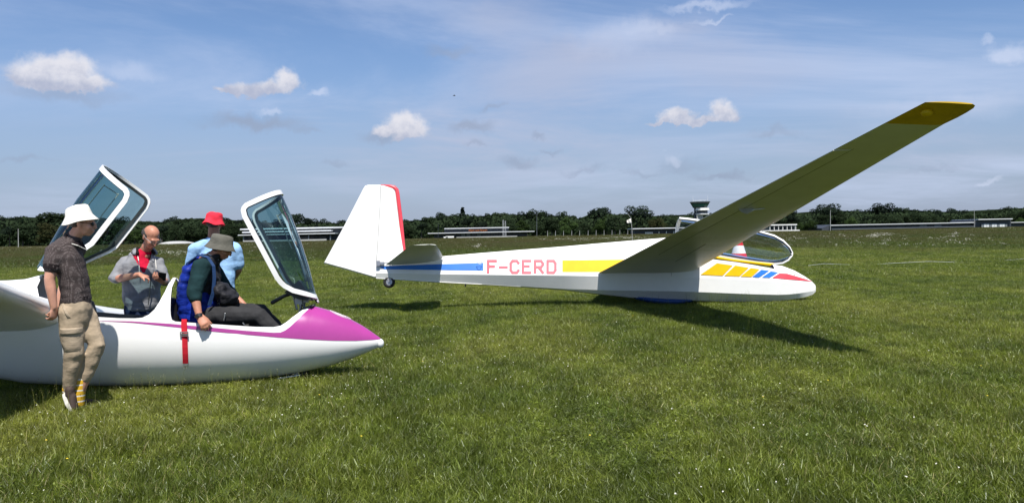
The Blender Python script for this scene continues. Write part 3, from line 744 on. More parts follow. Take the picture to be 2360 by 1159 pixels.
# tailplane: near half seen from below, far half hidden behind
def tail_half(s_):
    le_r = LB(1021, 593, -.10); te_r = LB(888, 611, -.06)
    le_t = WP(1000, 563, 14.45); te_t = WP(946, 565, 14.45); 
    le_m = WP(1018, 586, 14.65)
    secs = [(le_r, te_r), (lerp(le_r, le_t, .5)+Vector((.03, 0, 0)), lerp(te_r, te_t, .5)), (lerp(le_r, le_t, .93)+Vector((.03, 0, 0)), lerp(te_r, te_t, .93)), (lerp(le_t, te_t, .18), lerp(te_t, le_t, .12))]
    out = []
    for i, (l, t) in enumerate(secs):
        if s_ > 0: l = Vector((l.x, -l.y, secs[0][0].z-(l.z-secs[0][0].z)*-.15)); t = Vector((t.x, -t.y, secs[0][1].z-(t.z-secs[0][1].z)*-.15))
        out.append(section(l, t, .10 if i < 3 else .05, 0.0, 12, Vector((0, 0, 1))))
    mb = MB(); loftwing(mb, out); return mb.build('tailplane', M['shaded_wingfab'], bij, smooth=True, auto=50)
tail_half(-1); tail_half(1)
ah = MB(); a = LB(880, 607, -.09); ah.box(a, (.05, .02, .025)); ah.box(a+Vector((-.07, 0, .0)), (.035, .03, .05)); ah.bar(a+Vector((.02, 0, 0)), a+Vector((.16, 0, .012)), .008)
ah.bar(a+Vector((.16, 0, -.03)), a+Vector((.16, 0, .05)), .008); ah.build('rudder_horn', M['steel'], bij)
# tail wheel, blue skid fairing, nose skid, small fittings
wc = LB(897, 650, 0); tw = empty('tail_wheel', tuple(wc)); tw.parent = bij
t_ = MB(); ringn = 24; rr_ = .085; 
rows_ = [[Vector(((rr_+.032*math.cos(q))*math.cos(a), .032*math.sin(q)*1.1, (rr_+.032*math.cos(q))*math.sin(a))) for q in [2*math.pi*k/10 for k in range(10)]] for a in [2*math.pi*j/ringn for j in range(ringn+1)]]
t_.grid(rows_, close=True); t_.build('tyre', M['rubber'], tw, smooth=True)
r_ = MB(); r_.tube([(0, -.022, 0), (0, .022, 0)], .062, 18, cap=False); r_.tube([(0, -.04, 0), (0, .04, 0)], .016, 10, cap=False); r_.build('rim', M['steel'], tw)
f_ = MB(); f_.bar((0, -.045, 0), (-.0, -.03, .13), .012); f_.bar((0, .045, 0), (0, .03, .13), .012); f_.build('fork', M['steel'], tw)
bs = MB(); prof = [(1452, 683), (1470, 689), (1500, 695), (1535, 698.5), (1565, 698.5), (1590, 695.5), (1604, 691)]
bs.tube([LB(x, y, 0)+Vector((0, 0, .03)) for x, y in prof], [(.03, .02), (.09, .045), (.12, .055), (.13, .062), (.12, .06), (.09, .045), (.04, .02)], 14, side=(0, 1, 0)); bs.build('wheel_fairing', M['shaded_blue'], bij, smooth=True)
ns = MB(); ns.tube([LB(x, y, 0) for x, y in ((1590, 697), (1650, 699), (1750, 699), (1820, 695), (1855, 688))], [(.05, .014)]*5, 8, side=(0, 1, 0)); ns.build('nose_skid', M['black'], bij)
hd = MB(); a = LB(1105, 604, -.17); hd.tube([a+Vector((math.cos(q)*.045, -.02-.03*math.sin(q), -math.sin(q)*.045)) for q in [math.pi*k/10 for k in range(11)]], .005, 6); hd.bar(a+Vector((-.06, -.018, 0)), a+Vector((.06, -.018, 0)), .004); hd.build('lift_handle', M['steel'], bij, smooth=True)
dr = MB(); a = LB(1073, 656, 0); dr.tube([a+Vector((0, 0, .03)), a+Vector((-.004, 0, -.03))], .014, 8); dr.build('drain_tube', M['black'], bij)
rp = MB(); a = LB(1828, 636, -.1); rp.tube([a, a+Vector((.015, -.03, .02))], .008, 6); rp.build('pitot', M['black'], bij)
# canopy: swung open on the far side, its frame standing up on the far sill
WC = .30
ctop = [(1566, 502), (1590, 504.5), (1620, 509), (1660, 515.5), (1700, 522), (1745, 531.5), (1785, 543), (1806, 555), (1820, 570), (1826, 583)]
cbot = [(1563, 566), (1590, 574), (1620, 581), (1660, 590), (1700, 597), (1745, 604), (1785, 608), (1804, 606), (1817, 599), (1825, 589)]
ct = [LB(x, y, WC+.04) for x, y in ctop]; cb_ = [LB(x, y, WC) for x, y in cbot]
crow = []
for i, (a, c) in enumerate(zip(ct, cb_)):
    hgt = (a-c).length; mid_ = (a+c)/2; bulge = .42*min(1, hgt/.7)
    crow.append([mid_ + (a-c)/2*math.cos(q) + Vector((0, bulge*math.sin(q)**.9 if math.sin(q) > 0 else 0, -.03*math.sin(q))) for q in [math.pi*k/14 for k in range(15)]])
cg = MB(); cg.grid(crow); can = cg.build('canopy_glass', M['clear'], bij, smooth=True)
def sweep_frame(name, pts_, inw, wd, th, m_, parent, closed=False):
    mb = MB(); rows_ = []; n = len(pts_)
    for i in range(n):
        t = (pts_[(i+1) % n if closed else min(i+1, n-1)] - pts_[(i-1) % n if closed else max(i-1, 0)]).normalized()
        b_ = inw[i]; b_ = (b_-t*b_.dot(t)).normalized(); nn = t.cross(b_).normalized()*th/2
        rows_.append([pts_[i]-nn, pts_[i]+nn, pts_[i]+b_*wd+nn, pts_[i]+b_*wd-nn])
    if closed: rows_.append(rows_[0])
    mb.grid(rows_, close=True)
    if not closed: mb.add(rows_[0], [(0, 1, 2, 3)]); mb.add(rows_[-1], [(0, 1, 2, 3)])
    return mb.build(name, m_, parent, smooth=True, auto=35)
loop = ct + cb_[::-1]
sweep_frame('canopy_frame', loop, [Vector((0, .9, -.25 if i < len(ct) else .25)) for i in range(len(loop))], .045, .036, M['gelcoat'], bij)
sweep_frame('canopy_inner_seal', [p+Vector((0, -.003, -.024 if i < len(ct) else .024)) for i, p in enumerate(loop)], [Vector((0, .9, -.3 if i < len(ct) else .3)) for i in range(len(loop))], .03, .022, M['seal'], bij)
arch = [p+Vector((.0, 0, 0)) for p in crow[0]]
sweep_frame('canopy_rear_arch', arch, [Vector((1, 0, 0))]*len(arch), .075, .02, M['gelcoat'], bij)
hr = MB(); hp = [LB(x, y, WC-.02) for x, y in ((1640, 592), (1690, 600.5), (1740, 606.5), (1782, 611))]
hr.tube(hp, [(.02, .03)]*4, 8, side=(0, 1, 0)); hr.build('canopy_hinge_rail', M['yellow'], bij, smooth=True)

# ================================================================ near white and magenta two-seat glider, both canopies open
AX, AY = (400-1180)/FPX*7.98, 7.98
ask = empty('glider', (AX, AY, 0), 'white glider with magenta nose stripe and both tinted canopies open, people around it', 'glider')
ask.matrix_basis = Matrix.Translation((AX, AY, 0)) @ Matrix.Rotation(R(9.0), 4, 'Z') @ Matrix.Rotation(R(-3), 4, 'X')
AM = ask.matrix_basis.copy(); AI = AM.inverted(); LA = loc_in(AI)
# half width by photograph column, then profile curves read off the near side
def wA(px): return interp(px, [-700, -300, -60, 60, 200, 330, 450, 560, 650, 710, 760, 810, 850, 872, 883], [.09, .17, .28, .325, .345, .355, .355, .34, .305, .27, .225, .165, .10, .05, .012])
keelP = ([-700, -300, -60, 60, 180, 300, 420, 520, 620, 700, 760, 810, 850, 872, 883], [735, 800, 862, 882, 888, 889, 886, 880, 870, 856, 842, 826, 810, 800, 792])
topP = ([-700, -300, -60, 20, 60, 95, 150, 250, 340, 405, 480, 560, 620, 680, 727, 760, 800, 840, 872, 883], [655, 655, 648, 646, 643, 634, 612, 600, 614, 640, 650, 664, 680, 695, 706, 715, 731, 753, 776, 785])
midP = ([-700, -300, -60, 60, 300, 500, 650, 760, 850, 883], [690, 710, 756, 774, 779, 780, 781, 784, 788, 787])
sillP = ([100, 108, 120, 140, 180, 250, 300, 335, 352, 366, 378, 388, 396, 401, 403, 407.5, 409.5, 411, 412.5, 414, 417, 425, 450, 520, 600, 640, 655, 668, 684, 700, 712, 727],
         [634, 660, 690, 712, 722, 729, 732, 732.5, 731, 724, 712, 694, 674, 652, 640, 640, 662, 690, 712, 726, 736, 740, 742, 747, 752.5, 753, 750, 741.5, 728, 715, 709, 706])
cols = sorted(set([-700, -600, -500, -400, -300, -200, -120, -60, -20, 20, 60, 95] + sillP[0] + [200, 225, 275, 320, 480, 560, 735, 745, 760, 775, 790, 805, 820, 835, 848, 860, 870, 877, 881, 883]))
xcol = {c: LA(c, 760, 0).x for c in cols}
def zA(curve, px): return LA(px, interp(px, *curve), 0).z
def secA(px):
    w = wA(px); zb = zA(keelP, px); zt = zA(topP, px); zm = zA(midP, px)
    return w, zb, max(zt, zm+.002), zm
def yA(px, z, ins=0.0):      # half width of the shell at height z
    w, zb, zt, zm = secA(px)
    if z >= zm: q = min(1, (z-zm)/(zt-zm)); return w*max(0, 1-q**2.25)**(1/2.0)
    q = min(1, (zm-z)/(zm-zb)); return w*max(0, 1-q**1.9)**(1/1.85)
def is_open(px): return 100 < px < 727 and not 402.5 < px < 408
def sillz(px):
    w, zb, zt, zm = secA(px); z = zt
    y = w*.8
    for _ in range(6): z = LA(px, interp(px, *sillP), -y).z; y = yA(px, min(z, zt-.003))
    return min(z, zt-.001)
def pA(px, z, ins=0.0):
    w, zb, zt, zm = secA(px); y = yA(px, z)
    if ins:
        y = max(0, y-ins); z = z+ins*max(0, (zm-z)/(zm-zb))
    return Vector((LA(px, 760, 0).x, -y, z))
NU, NL = 12, 12
def rowA(px, ins=0.0):
    w, zb, zt, zm = secA(px); zs = sillz(px) if is_open(px) else zt
    pts_ = []
    for k in range(NU+1):            # rim down to the widest point
        if zs > zm:
            t0 = math.asin(min(1, (zs-zm)/(zt-zm))); a = t0*(1-k/NU); pts_.append(zm+(zt-zm)*math.sin(a))
        else: pts_.append(zm+(zs-zm)*(1-k/NU))
    for k in range(1, NL+1): pts_.append(zm-(zm-zb)*math.sin(math.pi/2*k/NL))
    return [pA(px, z, ins) for z in pts_]
hull = MB(); rows = []
for c in cols:
    r_ = rowA(c); rows.append(r_ + [Vector((p.x, -p.y, p.z)) for p in r_[::-1][1:]])
hull.grid(rows); hull.build('fuselage', M['gelcoat'], ask, smooth=True, auto=60)
lin = MB()
for rng_ in ((109, 401), (409.5, 722)):
    cc = [c for c in cols if rng_[0] <= c <= rng_[1]]; rows = []
    for c in cc:
        r_ = rowA(c, .022); rows.append(r_ + [Vector((p.x, -p.y, p.z)) for p in r_[::-1][1:]])
    lin.grid(rows)
    for sg in (1, -1):
        rim = []
        for c in cc:
            a = rowA(c)[0]; d_ = rowA(c, .022)[0]; rim.append([Vector((a.x, a.y*sg, a.z)), Vector((d_.x, d_.y*sg, d_.z))])
        mbx = hull if False else lin; mbx.grid(rim)
lin.build('cockpit_lining', M['interior'], ask, smooth=True, auto=50)
fl = MB()
for xa, xb in ((120, 395), (418, 690)):
    a = LA(xa, 845, 0); c = LA(xb, 845, 0); fl.add([Vector((a.x, -.16, .22)), Vector((c.x, -.12, .26)), Vector((c.x, .12, .26)), Vector((a.x, .16, .22))], [(0, 1, 2, 3)])
fl.build('cockpit_floor', M['interior'], ask)
for xa in (398, 205):
    a = LA(xa, 760, 0).x; s_ = MB(); s_.tube([(a+.45, 0, .3), (a+.20, 0, .26), (a+.09, 0, .36), (a+.03, 0, .62), (a-.0, 0, .86)], [(.22, .03), (.24, .03), (.24, .03), (.23, .03), (.13, .03)], 14, side=(0, 1, 0)); s_.build('seat', M['black'], ask, smooth=True)
ib = MB(); a = LA(665, 770, 0); ib.tube([a+Vector((-.02, 0, -.25)), a+Vector((.0, 0, .02)), a+Vector((.05, 0, .12))], [(.12, .05), (.16, .06), (.10, .05)], 12, side=(0, 1, 0)); 
# magenta stripe: follows the shell 2.5 mm proud
stripeL = ([255, 330, 415, 500, 580, 650, 710, 770, 820, 860, 876], [738.5, 742.5, 752, 762.5, 770.5, 777, 781.5, 784.5, 785, 783, 781.5])
stripeU = ([255, 330, 415, 500, 580, 640, 655, 665, 676, 690, 705, 716, 724, 727], [738, 739.5, 745.2, 753.5, 761.5, 766, 765.5, 761, 752.5, 738.5, 722, 711, 706, 704])
sc_ = sorted(set([255, 280, 330, 370, 415, 460, 500, 540, 580, 610, 640, 650, 655, 660, 665, 670, 676, 683, 690, 697, 705, 711, 716, 720, 724, 727, 735, 745, 760, 775, 790, 805, 820, 835, 848, 860, 870, 876]))
def zon(px, py):
    w, zb, zt, zm = secA(px); y = w*.9; z = 0
    for _ in range(7): z = LA(px, py, -y).z; z = min(z, zt-.0005); y = yA(px, z)
    return z
mg = MB(); mg_near = []; mg_far = []
for c in sc_:
    w, zb, zt, zm = secA(c); zl = zon(c, interp(c, *stripeL)); zu = zon(c, interp(c, *stripeU)) if c < 727 else zt
    if c >= 724: zu = zt
    # equal steps in the section's own angle
    def th(z): return math.asin(max(-1, min(1, (z-zm)/((zt-zm) if z > zm else (zm-zb)))))
    tl, tu = th(zl), th(zu); r_ = []
    for k in range(17):
        a = tl+(tu-tl)*k/16; z = zm+((zt-zm) if a > 0 else (zm-zb))*math.sin(a)
        p = pA(c, z); q_ = Vector((0, p.y, (z-zm)*.8)); q_ = q_.normalized() if q_.length > 1e-5 else Vector((0, 0, 1)); r_.append(p + q_*.0028 + Vector((.001, 0, 0)))
    mg_near.append(r_)
mg.grid(mg_near); mg.grid([[Vector((p.x, -p.y, p.z)) for p in r_] for r_ in mg_near]); mg.build('magenta_stripe', M['magenta'], ask, smooth=True)
# white round emblem on top of the nose
em = MB()
def on_top(px, yy, off=.006):
    w, zb, zt, zm = secA(px); q = min(1, abs(yy)/w); z = zm+(zt-zm)*(max(0, 1-q**2))**(1/2.25); return Vector((LA(px, 760, 0).x, yy, z)) + Vector((.35, yy/w, .9)).normalized()*off
for (cx_, cy_, rx, ry, wd_) in ((785, -.012, 24, .055, .0024), (785, -.012, 17, .038, .002)):
    em.tube([on_top(cx_+rx*math.cos(q), cy_+ry*math.sin(q)) for q in [2*math.pi*k/28 for k in range(29)]], wd_, 5)
for (u0, v0, u1, v1) in ((-.7, -.1, -.2, .5), (-.2, .5, .0, -.5), (0, -.5, .35, .4), (.35, .4, .7, -.2), (-.5, -.6, .4, -.75), (-.55, .0, .5, .05)):
    em.tube([on_top(785+17*lerp(u0, u1, k/4), -.012+.036*lerp(v0, v1, k/4)) for k in range(5)], .002, 5)
em.build('nose_emblem', M['gelcoat'], ask)
# nose tip cap, tow hook fairing and nose wheel
nc = MB(); a = LA(876, 790, 0); nc.ell(a+Vector((-.004, 0, -.004)), (.045, .05, .05)); nc.build('nose_cap', M['gelcoat'], ask, smooth=True)
nwc = LA(668, 872, 0); nw = empty('nose_wheel', (nwc.x+.06, 0, .115)); nw.parent = ask
t_ = MB(); rows_ = [[Vector(((.095+.035*math.cos(q))*math.cos(a), .045*math.sin(q), (.095+.035*math.cos(q))*math.sin(a))) for q in [2*math.pi*k/10 for k in range(10)]] for a in [2*math.pi*j/22 for j in range(23)]]
t_.grid(rows_, close=True); t_.build('tyre', M['rubber'], nw, smooth=True)
t_ = MB(); t_.tube([(0, -.02, 0), (0, .02, 0)], .05, 16, cap=False); t_.build('rim', M['steel'], nw)
db = MB(); a = LA(640, 872, -.1); a2 = LA(690, 864, -.09); db.tube([a, a2], [(.006, .014)]*2, 8, side=(0, 0, 1)); db.build('wheel_door', M['gelcoat'], ask, smooth=True)
# wings
le0 = LA(150, 724, -.30); te0 = le0 + Vector((-1.5, .0, .02)); tl_ = math.tan(R(11))
def wp(s, c_): return Vector((le0.x+.02*s-c_*(1.5-.06*s), le0.y-s, le0.z+tl_*s+.0*c_))
nwg = MB(); ss_ = [0, .12, .3, .6, 1, 1.6, 2.4, 3.4, 5, 7.0]
loftwing(nwg, [section(wp(s, 0), wp(s, 1), .19+(.05 if s == 0 else 0), .02, 20) for s in ss_]); nwg.build('wing', M['gelcoat'], ask, smooth=True, auto=60)
fwg = MB(); tl2 = math.tan(R(2.4))
loftwing(fwg, [section(Vector((le0.x+.05-.09*s, .28+s, le0.z-.02-tl2*s*(1.9-.11*s))), Vector((le0.x-1.42-.03*s, .28+s, le0.z-tl2*s*(1.9-.11*s))), .19, .02, 20) for s in ss_]); fwg.build('wing', M['gelcoat'], ask, smooth=True, auto=60)
# tail, well outside the frame to the left
tx = LA(-700, 700, 0); tb = MB(); tb.tube([tx, tx+Vector((-1.3, 0, .05)), tx+Vector((-2.0, 0, .08))], [.11, .09, .08], 16); tb.build('tail_boom', M['gelcoat'], ask, smooth=True)
fn = MB(); loftwing(fn, [section(tx+Vector((-1.1+h*-.35, 0, .0+h)), tx+Vector((-2.1+h*-.15, 0, .0+h)), .1, 0, 10, Vector((0, 1, 0))) for h in (0, .6, 1.15)]); fn.build('fin', M['gelcoat'], ask, smooth=True, auto=60)
tp_ = MB(); loftwing(tp_, [section(tx+Vector((-1.45-.1*abs(y), y, 1.18)), tx+Vector((-2.1, y, 1.18)), .1, 0, 10) for y in (-1.5, -.7, 0, .7, 1.5)]); tp_.build('tailplane', M['gelcoat'], ask, smooth=True, auto=60)

# opened canopies. u runs along the rail, v up from it, in photograph pixels of the near frame
def canopy(name, O, dpx, umax, edge, crest, w0, frame_col, wfun):
    o = LA(O[0], O[1], -w0); o2 = LA(O[0]+dpx[0]*100, O[1]+dpx[1]*100, -w0); U_ = (o2-o); s = U_.length/100; U_.normalize(); U_ = Vector((U_.x, 0, U_.z)).normalized()
    o3 = LA(O[0]+dpx[2]*100, O[1]+dpx[3]*100, -w0); V_ = Vector((o3.x-o.x, 0, o3.z-o.z)).normalized()
    CU = []; CV = []
    for cp in crest:
        q_ = LA(cp[0], cp[1], 0)-o; q_.y = 0; CU.append(q_.dot(U_)/s); CV.append(q_.dot(V_)/s)
    print(name, [round(v) for v in CU], [round(v) for v in CV])
    grp = empty(name, tuple(Vector((o.x, 0, o.z)))); grp.parent = ask
    us = [0, 4, 10, 25, 45, 70, 100, 125, 150, 170, 185, 200, 212, 222, 232, 242, 252, 262, 270, 277, 281.5]; us = [u*umax/281.5 for u in us]
    def pt(u, ang_, ve):       # ang 0 at the rail height v=0 .. 90 at the crest
        vc = interp(u, CU, CV); w = wfun(u)
        return Vector((0, 0, 0)) + U_*(u*s) + V_*(vc*s*math.sin(ang_)) + Vector((0, -w*math.cos(ang_), 0)) 
    def a0(u):
        ve = interp(u, *edge); vc = interp(u, CU, CV); return math.asin(max(0, min(.9999, ve/vc)))
    g = MB(); rows_ = []; N = 20
    for u in us:
        a = a0(u); rows_.append([pt(u, a+(math.pi-2*a)*k/N, 0) for k in range(N+1)])
    g.grid(rows_); g.build('canopy_glass', M['tinted'], grp, smooth=True)
    near = [r_[0] for r_ in rows_]; far = [r_[-1] for r_ in rows_]; arch_ = rows_[0]
    path = near[::-1] + arch_[1:-1] + far; nrm = []; path = [p for p in path]
    ctr_ = [U_*(umax*.45*s) + V_*(60*s)]*len(path)
    # outward surface normal at each point of the edge and inward direction along the glass
    mb = MB(); mb2 = MB(); R1 = []; R2 = []; n = len(path)
    for i, p in enumerate(path):
        t = (path[(i+1) % n]-path[i-1]).normalized()
        axis = U_*(p.dot(U_)); nn = (p-axis); nn = Vector((nn.x, nn.y, nn.z)); rad = (nn - V_*0); rad = rad if rad.length > 1e-4 else V_.copy(); rad.normalize()
        rad = (rad*1.0); rad = (rad-t*rad.dot(t)).normalized(); bi = t.cross(rad).normalized()
        cen = U_*(umax*.5*s) + V_*(70*s)
        if bi.dot(cen-p) < 0: bi = -bi
        R1.append([p+rad*.012-bi*.004, p+rad*.012+bi*.044, p-rad*.004+bi*.044, p-rad*.004-bi*.004])
        R2.append([p-rad*.0045+bi*.022, p-rad*.0045+bi*.052, p-rad*.016+bi*.052, p-rad*.016+bi*.022])
    R1.append(R1[0]); R2.append(R2[0]); mb.grid(R1, close=True); mb2.grid(R2, close=True)
    mb.build('canopy_frame', frame_col, grp, smooth=True, auto=40); mb2.build('canopy_inner_frame', M['seal'], grp, smooth=True, auto=40)
    return grp, pt, s, U_, V_
fc, fpt, fs, fU, fV = canopy('front_canopy', (548, 478), (.466, .886, .886, -.466), 281.5,
      ([0, 4, 12, 22, 185, 200, 212, 232, 252, 270, 281.5], [18, 9, 2, 0, 0, 2, 6, 18, 38, 55, 68]), [(643, 434), (677, 502), (699, 554), (720, 614), (744, 699)], .335, M['gelcoat'],
      lambda u: interp(u, [0, 100, 180, 240, 281.5], [.335, .335, .32, .28, .23]))
rc, rpt, rs, rU, rV = canopy('rear_canopy', (308, 446), (-.615, .788, -.788, -.615), 282,
      ([0, 4, 12, 22, 150, 165, 181, 200, 240, 268, 282], [20, 10, 2.5, 0, 0, 4, 12, 22, 41, 56, 78]), [(243, 381), (171, 461), (145, 497), (72, 607)], .34, M['gelcoat'],
      lambda u: interp(u, [0, 100, 180, 240, 282], [.34, .34, .33, .30, .25]))
# sliding window rails on the front canopy glass
for g_, pf in ((fc, fpt), (rc, rpt)):
    sw_ = MB()
    for a_ in (118, 142):
        sw_.tube([pf(u, R(a_), 0)*1.0 + Vector((0, 0, 0)) for u in (40, 70, 100, 130)], .006, 5)
    sw_.tube([pf(42, R(a_), 0) for a_ in (118, 124, 130, 136, 142)], .006, 5)
    sw_.build('sliding_window', M['cream'], g_)
# instrument pod and lifting arms beneath the front canopy (they rise with it)
ip = MB(); pA_ = LA(668, 690, .0); pB_ = LA(702, 655, .0); pC_ = LA(722, 690, 0)
V = []; prof = [(660, 673), (692, 646), (697, 650), (722, 692), (690, 688)]
for y in (-.17, .17): V += [LA(x, y_, y) if False else Vector((LA(x, y_, 0).x, y, LA(x, y_, 0).z)) for x, y_ in prof]
n = len(prof); ip.add(V, [tuple(range(n)), tuple(range(n, 2*n))] + [(i, (i+1) % n, n+(i+1) % n, n+i) for i in range(n)]); ip.build('instrument_panel', M['black'], ask)
hd = MB(); hd.tube([LA(628, 697, -.10), LA(655, 682, -.10), LA(680, 674, -.1)], [.020, .018, .016], 10); hd.build('canopy_handle', M['black'], ask, smooth=True)
lk = MB()
for (x0, y0, x1, y1, y_, r_) in ((676, 680, 684, 712, -.06, .012), (690, 684, 693, 716, -.06, .010), (700, 690, 690, 720, .05, .012), (684, 690, 706, 712, -.02, .008), (704, 688, 700, 712, .08, .010)):
    lk.tube([LA(x0, y0, y_), LA(x1, y1, y_)], r_, 8)
a = LA(688, 694, -.05); lk.box(a, (.035, .02, .03)); a = LA(700, 690, .03); lk.box(a, (.05, .04, .03)); lk.build('lifting_linkage', M['steel'], ask, smooth=True, auto=40)
hg = MB(); a = LA(700, 712, 0); c = LA(724, 703, 0); hg.tube([a, c], [(.13, .015), (.12, .012)], 8, side=(0, 1, 0)); hg.build('coaming', M['interior'], ask, smooth=True)

# red harness strap hanging over the near sill: lies on the glider, a thing of its own
def side_pt(px, py, off=.006):
    z = zon(px, py); y = -yA(px, z); return Vector((LA(px, py, y).x, y-off, z))
belt = empty('harness_strap', tuple(AM @ side_pt(427, 742)), 'red seat harness strap hanging over the white cockpit side', 'harness strap')
def strap(name, pys, w, m_, pxs, off=.006, th=.005):
    mb = MB(); rows_ = []
    for py, px in zip(pys, pxs):
        a = AM @ side_pt(px-w/2, py, off); c = AM @ side_pt(px+w/2, py, off); o_ = Vector((0, -th, 0)); rows_.append([a, c, c+o_, a+o_])
    mb.grid(rows_, close=True); mb.add(rows_[-1], [(0, 1, 2, 3)]); return mb.build(name, m_, belt, world=True)
M['webbing'] = cloth('red_webbing', (.55, .02, .035), bump=.001, bscale=200)
top_in = AM @ (side_pt(424, 741) + Vector((0, .07, -.02))); 
mb = MB(); rows_ = []
for f_, px_ in ((Vector((0, .10, -.08)), 424), (Vector((0, .05, .02)), 424), (Vector((0, .0, .025)), 424.5), (Vector((0, -.008, .0)), 425)):
    a = AM @ (side_pt(px_-6, 741, 0)+f_); c = AM @ (side_pt(px_+6, 741, 0)+f_); rows_.append([a, c])
mb.grid(rows_); mb.build('webbing', M['webbing'], belt, world=True)
strap('webbing', [741, 755, 768, 782, 800, 815, 828, 837], 12.5, M['webbing'], [425, 425.3, 426, 426.6, 427, 427.5, 428, 428], .007)
strap('webbing_fold', [742, 752, 764], 13, M['webbing'], [425, 425.3, 426], .013)
bk = MB(); a = AM @ side_pt(426, 769, .02)
for (q0, q1) in (((-.036, -.018), (.036, -.018)), ((-.036, .018), (.036, .018)), ((-.036, -.018), (-.036, .018)), ((.036, -.018), (.036, .018)), ((-.036, 0), (.036, 0))):
    bk.tube([a+Vector((q0[0], -.004, q0[1])), a+Vector((q1[0], -.004, q1[1]))], .0055, 6)
bk.build('buckle', M['alu'], belt, world=True)
hk = MB(); a = AM @ side_pt(428, 840, .014); hk.box(a, (.022, .006, .008)); hk.bar(a+Vector((-.012, 0, 0)), a+Vector((-.012, 0, -.035)), .005); hk.bar(a+Vector((.012, 0, 0)), a+Vector((.012, 0, -.035)), .005); hk.build('end_fitting', M['alu'], belt, world=True)

# ================================================================ people
def skin_mat(name, col):
    mm = mat(name, col, .5, .4, vary=.10, vscale=18, bump=.0008, bscale=120)
    mm.node_tree.nodes['Principled BSDF'].inputs['Subsurface Weight'].default_value = .12
    mm.node_tree.nodes['Principled BSDF'].inputs['Subsurface Radius'].default_value = (.6, .25, .12)
    mm.node_tree.nodes['Principled BSDF'].inputs['Subsurface Scale'].default_value = .02
    return mm
S1 = skin_mat('fair_skin', (.52, .27, .19)); S2 = skin_mat('tanned_skin', (.46, .21, .135)); S3 = skin_mat('darker_skin', (.30, .15, .10))
def frame(fwd, up=Vector((0, 0, 1))):      # columns: right-hand side, forward, up
    f = Vector(fwd).normalized(); r = f.cross(up).normalized(); u = r.cross(f).normalized()
    return Matrix((r, f, u)).transposed()
def head(mb, c, fwd, s=1.0, tilt=0.0):     # c = centre of the skull; tilt > 0 looks down
    Fm = frame(fwd); Fm = Fm @ Matrix.Rotation(-tilt, 3, 'X'); c = Vector(c)
    def e(x, y, z, rx, ry, rz): mb.ell(c + Fm @ Vector((x*s, y*s, z*s)), (rx*s, ry*s, rz*s), Fm)
    e(0, -.010, .035, .074, .094, .082); e(0, .018, -.010, .068, .082, .085); e(0, .035, -.055, .052, .058, .055); e(0, .055, -.085, .030, .034, .026)
    e(0, .090, .012, .052, .016, .014); e(.038, .065, -.035, .024, .026, .026); e(-.038, .065, -.035, .024, .026, .026)
    e(0, .104, -.018, .011, .018, .026); e(0, .112, -.036, .015, .016, .011); e(0, .094, -.062, .024, .012, .007); e(0, .092, -.074, .020, .012, .007)
    for q in (1, -1): e(.075*q, -.005, -.012, .009, .020, .032); e(.078*q, -.012, .006, .007, .014, .016)
    return c, Fm
def face_bits(root, c, Fm, s=1.0, glasses=False, hair=None, eyes=True):
    def g(x, y, z): return c + Fm @ Vector((x*s, y*s, z*s))
    if eyes:
        for q in (1, -1):
            e_ = MB(); e_.ell(g(.031*q, .082, -.004), (.014*s, .010*s, .008*s), Fm, 10, 6); e_.build('eye', EYE, root, smooth=True, world=True)
    if glasses:
        gl_ = MB()
        for q in (1, -1):
            gl_.tube([g(.033*q+.024*math.cos(a), .108, -.006+.017*math.sin(a)) for a in [2*math.pi*k/14 for k in range(15)]], .0016, 5)
            gl_.tube([g(.058*q, .106, .0), g(.077*q, .06, .004), g(.082*q, -.01, .006)], .0026, 5)
        gl_.tube([g(-.010, .112, -.004), g(.010, .112, -.004)], .002, 5); gl_.build('glasses', M['steel'], root, world=True)
def hand(mb, w, d, pn, side, curl=(20, 25, 20), spread=5, s=1.0, thumb=35, fl=None):
    # w wrist, d direction of the hand, pn palm normal (fingers curl towards it), side direction of the thumb
    w = Vector(w); d = Vector(d).normalized(); pn = (Vector(pn)-d*Vector(pn).dot(d)).normalized(); t = d.cross(pn).normalized()
    if t.dot(Vector(side)) < 0: t = -t
    mb.tube([w-d*.02*s, w+d*.015*s, w+d*.05*s, w+d*.085*s], [(.025*s, .018*s), (.030*s, .016*s), (.040*s, .014*s), (.038*s, .012*s)], 12, side=t, cap=True)
    for k, (off, L) in enumerate(((.030, .072), (.010, .080), (-.010, .075), (-.029, .060))):
        p = w + d*(.082-abs(off-.005)*.22)*s + t*off*s; a = R(spread*(1.2-k)*.8); dd = (d*math.cos(a)+t*math.sin(a)).normalized(); pts_ = [p - d*.03*s, p]; ang_ = 0
        for j, f in enumerate((.45, .31, .24)):
            ang_ += R(curl[j] if fl is None else curl[j]*fl[k]); v = dd*math.cos(ang_)+pn*math.sin(ang_); p = p + v*L*f*s; pts_.append(p)
        mb.tube(pts_, [.0085*s, .0092*s, .0086*s, .0078*s, .0066*s], 8)
    p = w + d*.018*s + t*.022*s; a = R(thumb); v = (d*math.cos(a)+t*math.sin(a)+pn*.25).normalized(); v2 = (d*math.cos(a*.5)+t*math.sin(a*.5)+pn*.45).normalized()
    mb.tube([p-d*.008*s, p+v*.040*s, p+v*.040*s+v2*.030*s, p+v*.040*s+v2*.055*s], [.014*s, .012*s, .010*s, .008*s], 8)
def limb(mb, pts, rad, n=12): mb.tube(pts, rad, n)
def torso(mb, pts, rad, side, n=18): mb.tube(pts, rad, n, side=side)
EYE = mat('eye_dark', (.03, .02, .015), .2)
HAIR_D = mat('dark_hair', (.03, .02, .015), .7, bump=.003, bscale=120); HAIR_G = mat('grey_hair', (.045, .038, .034), .7, bump=.002, bscale=150)
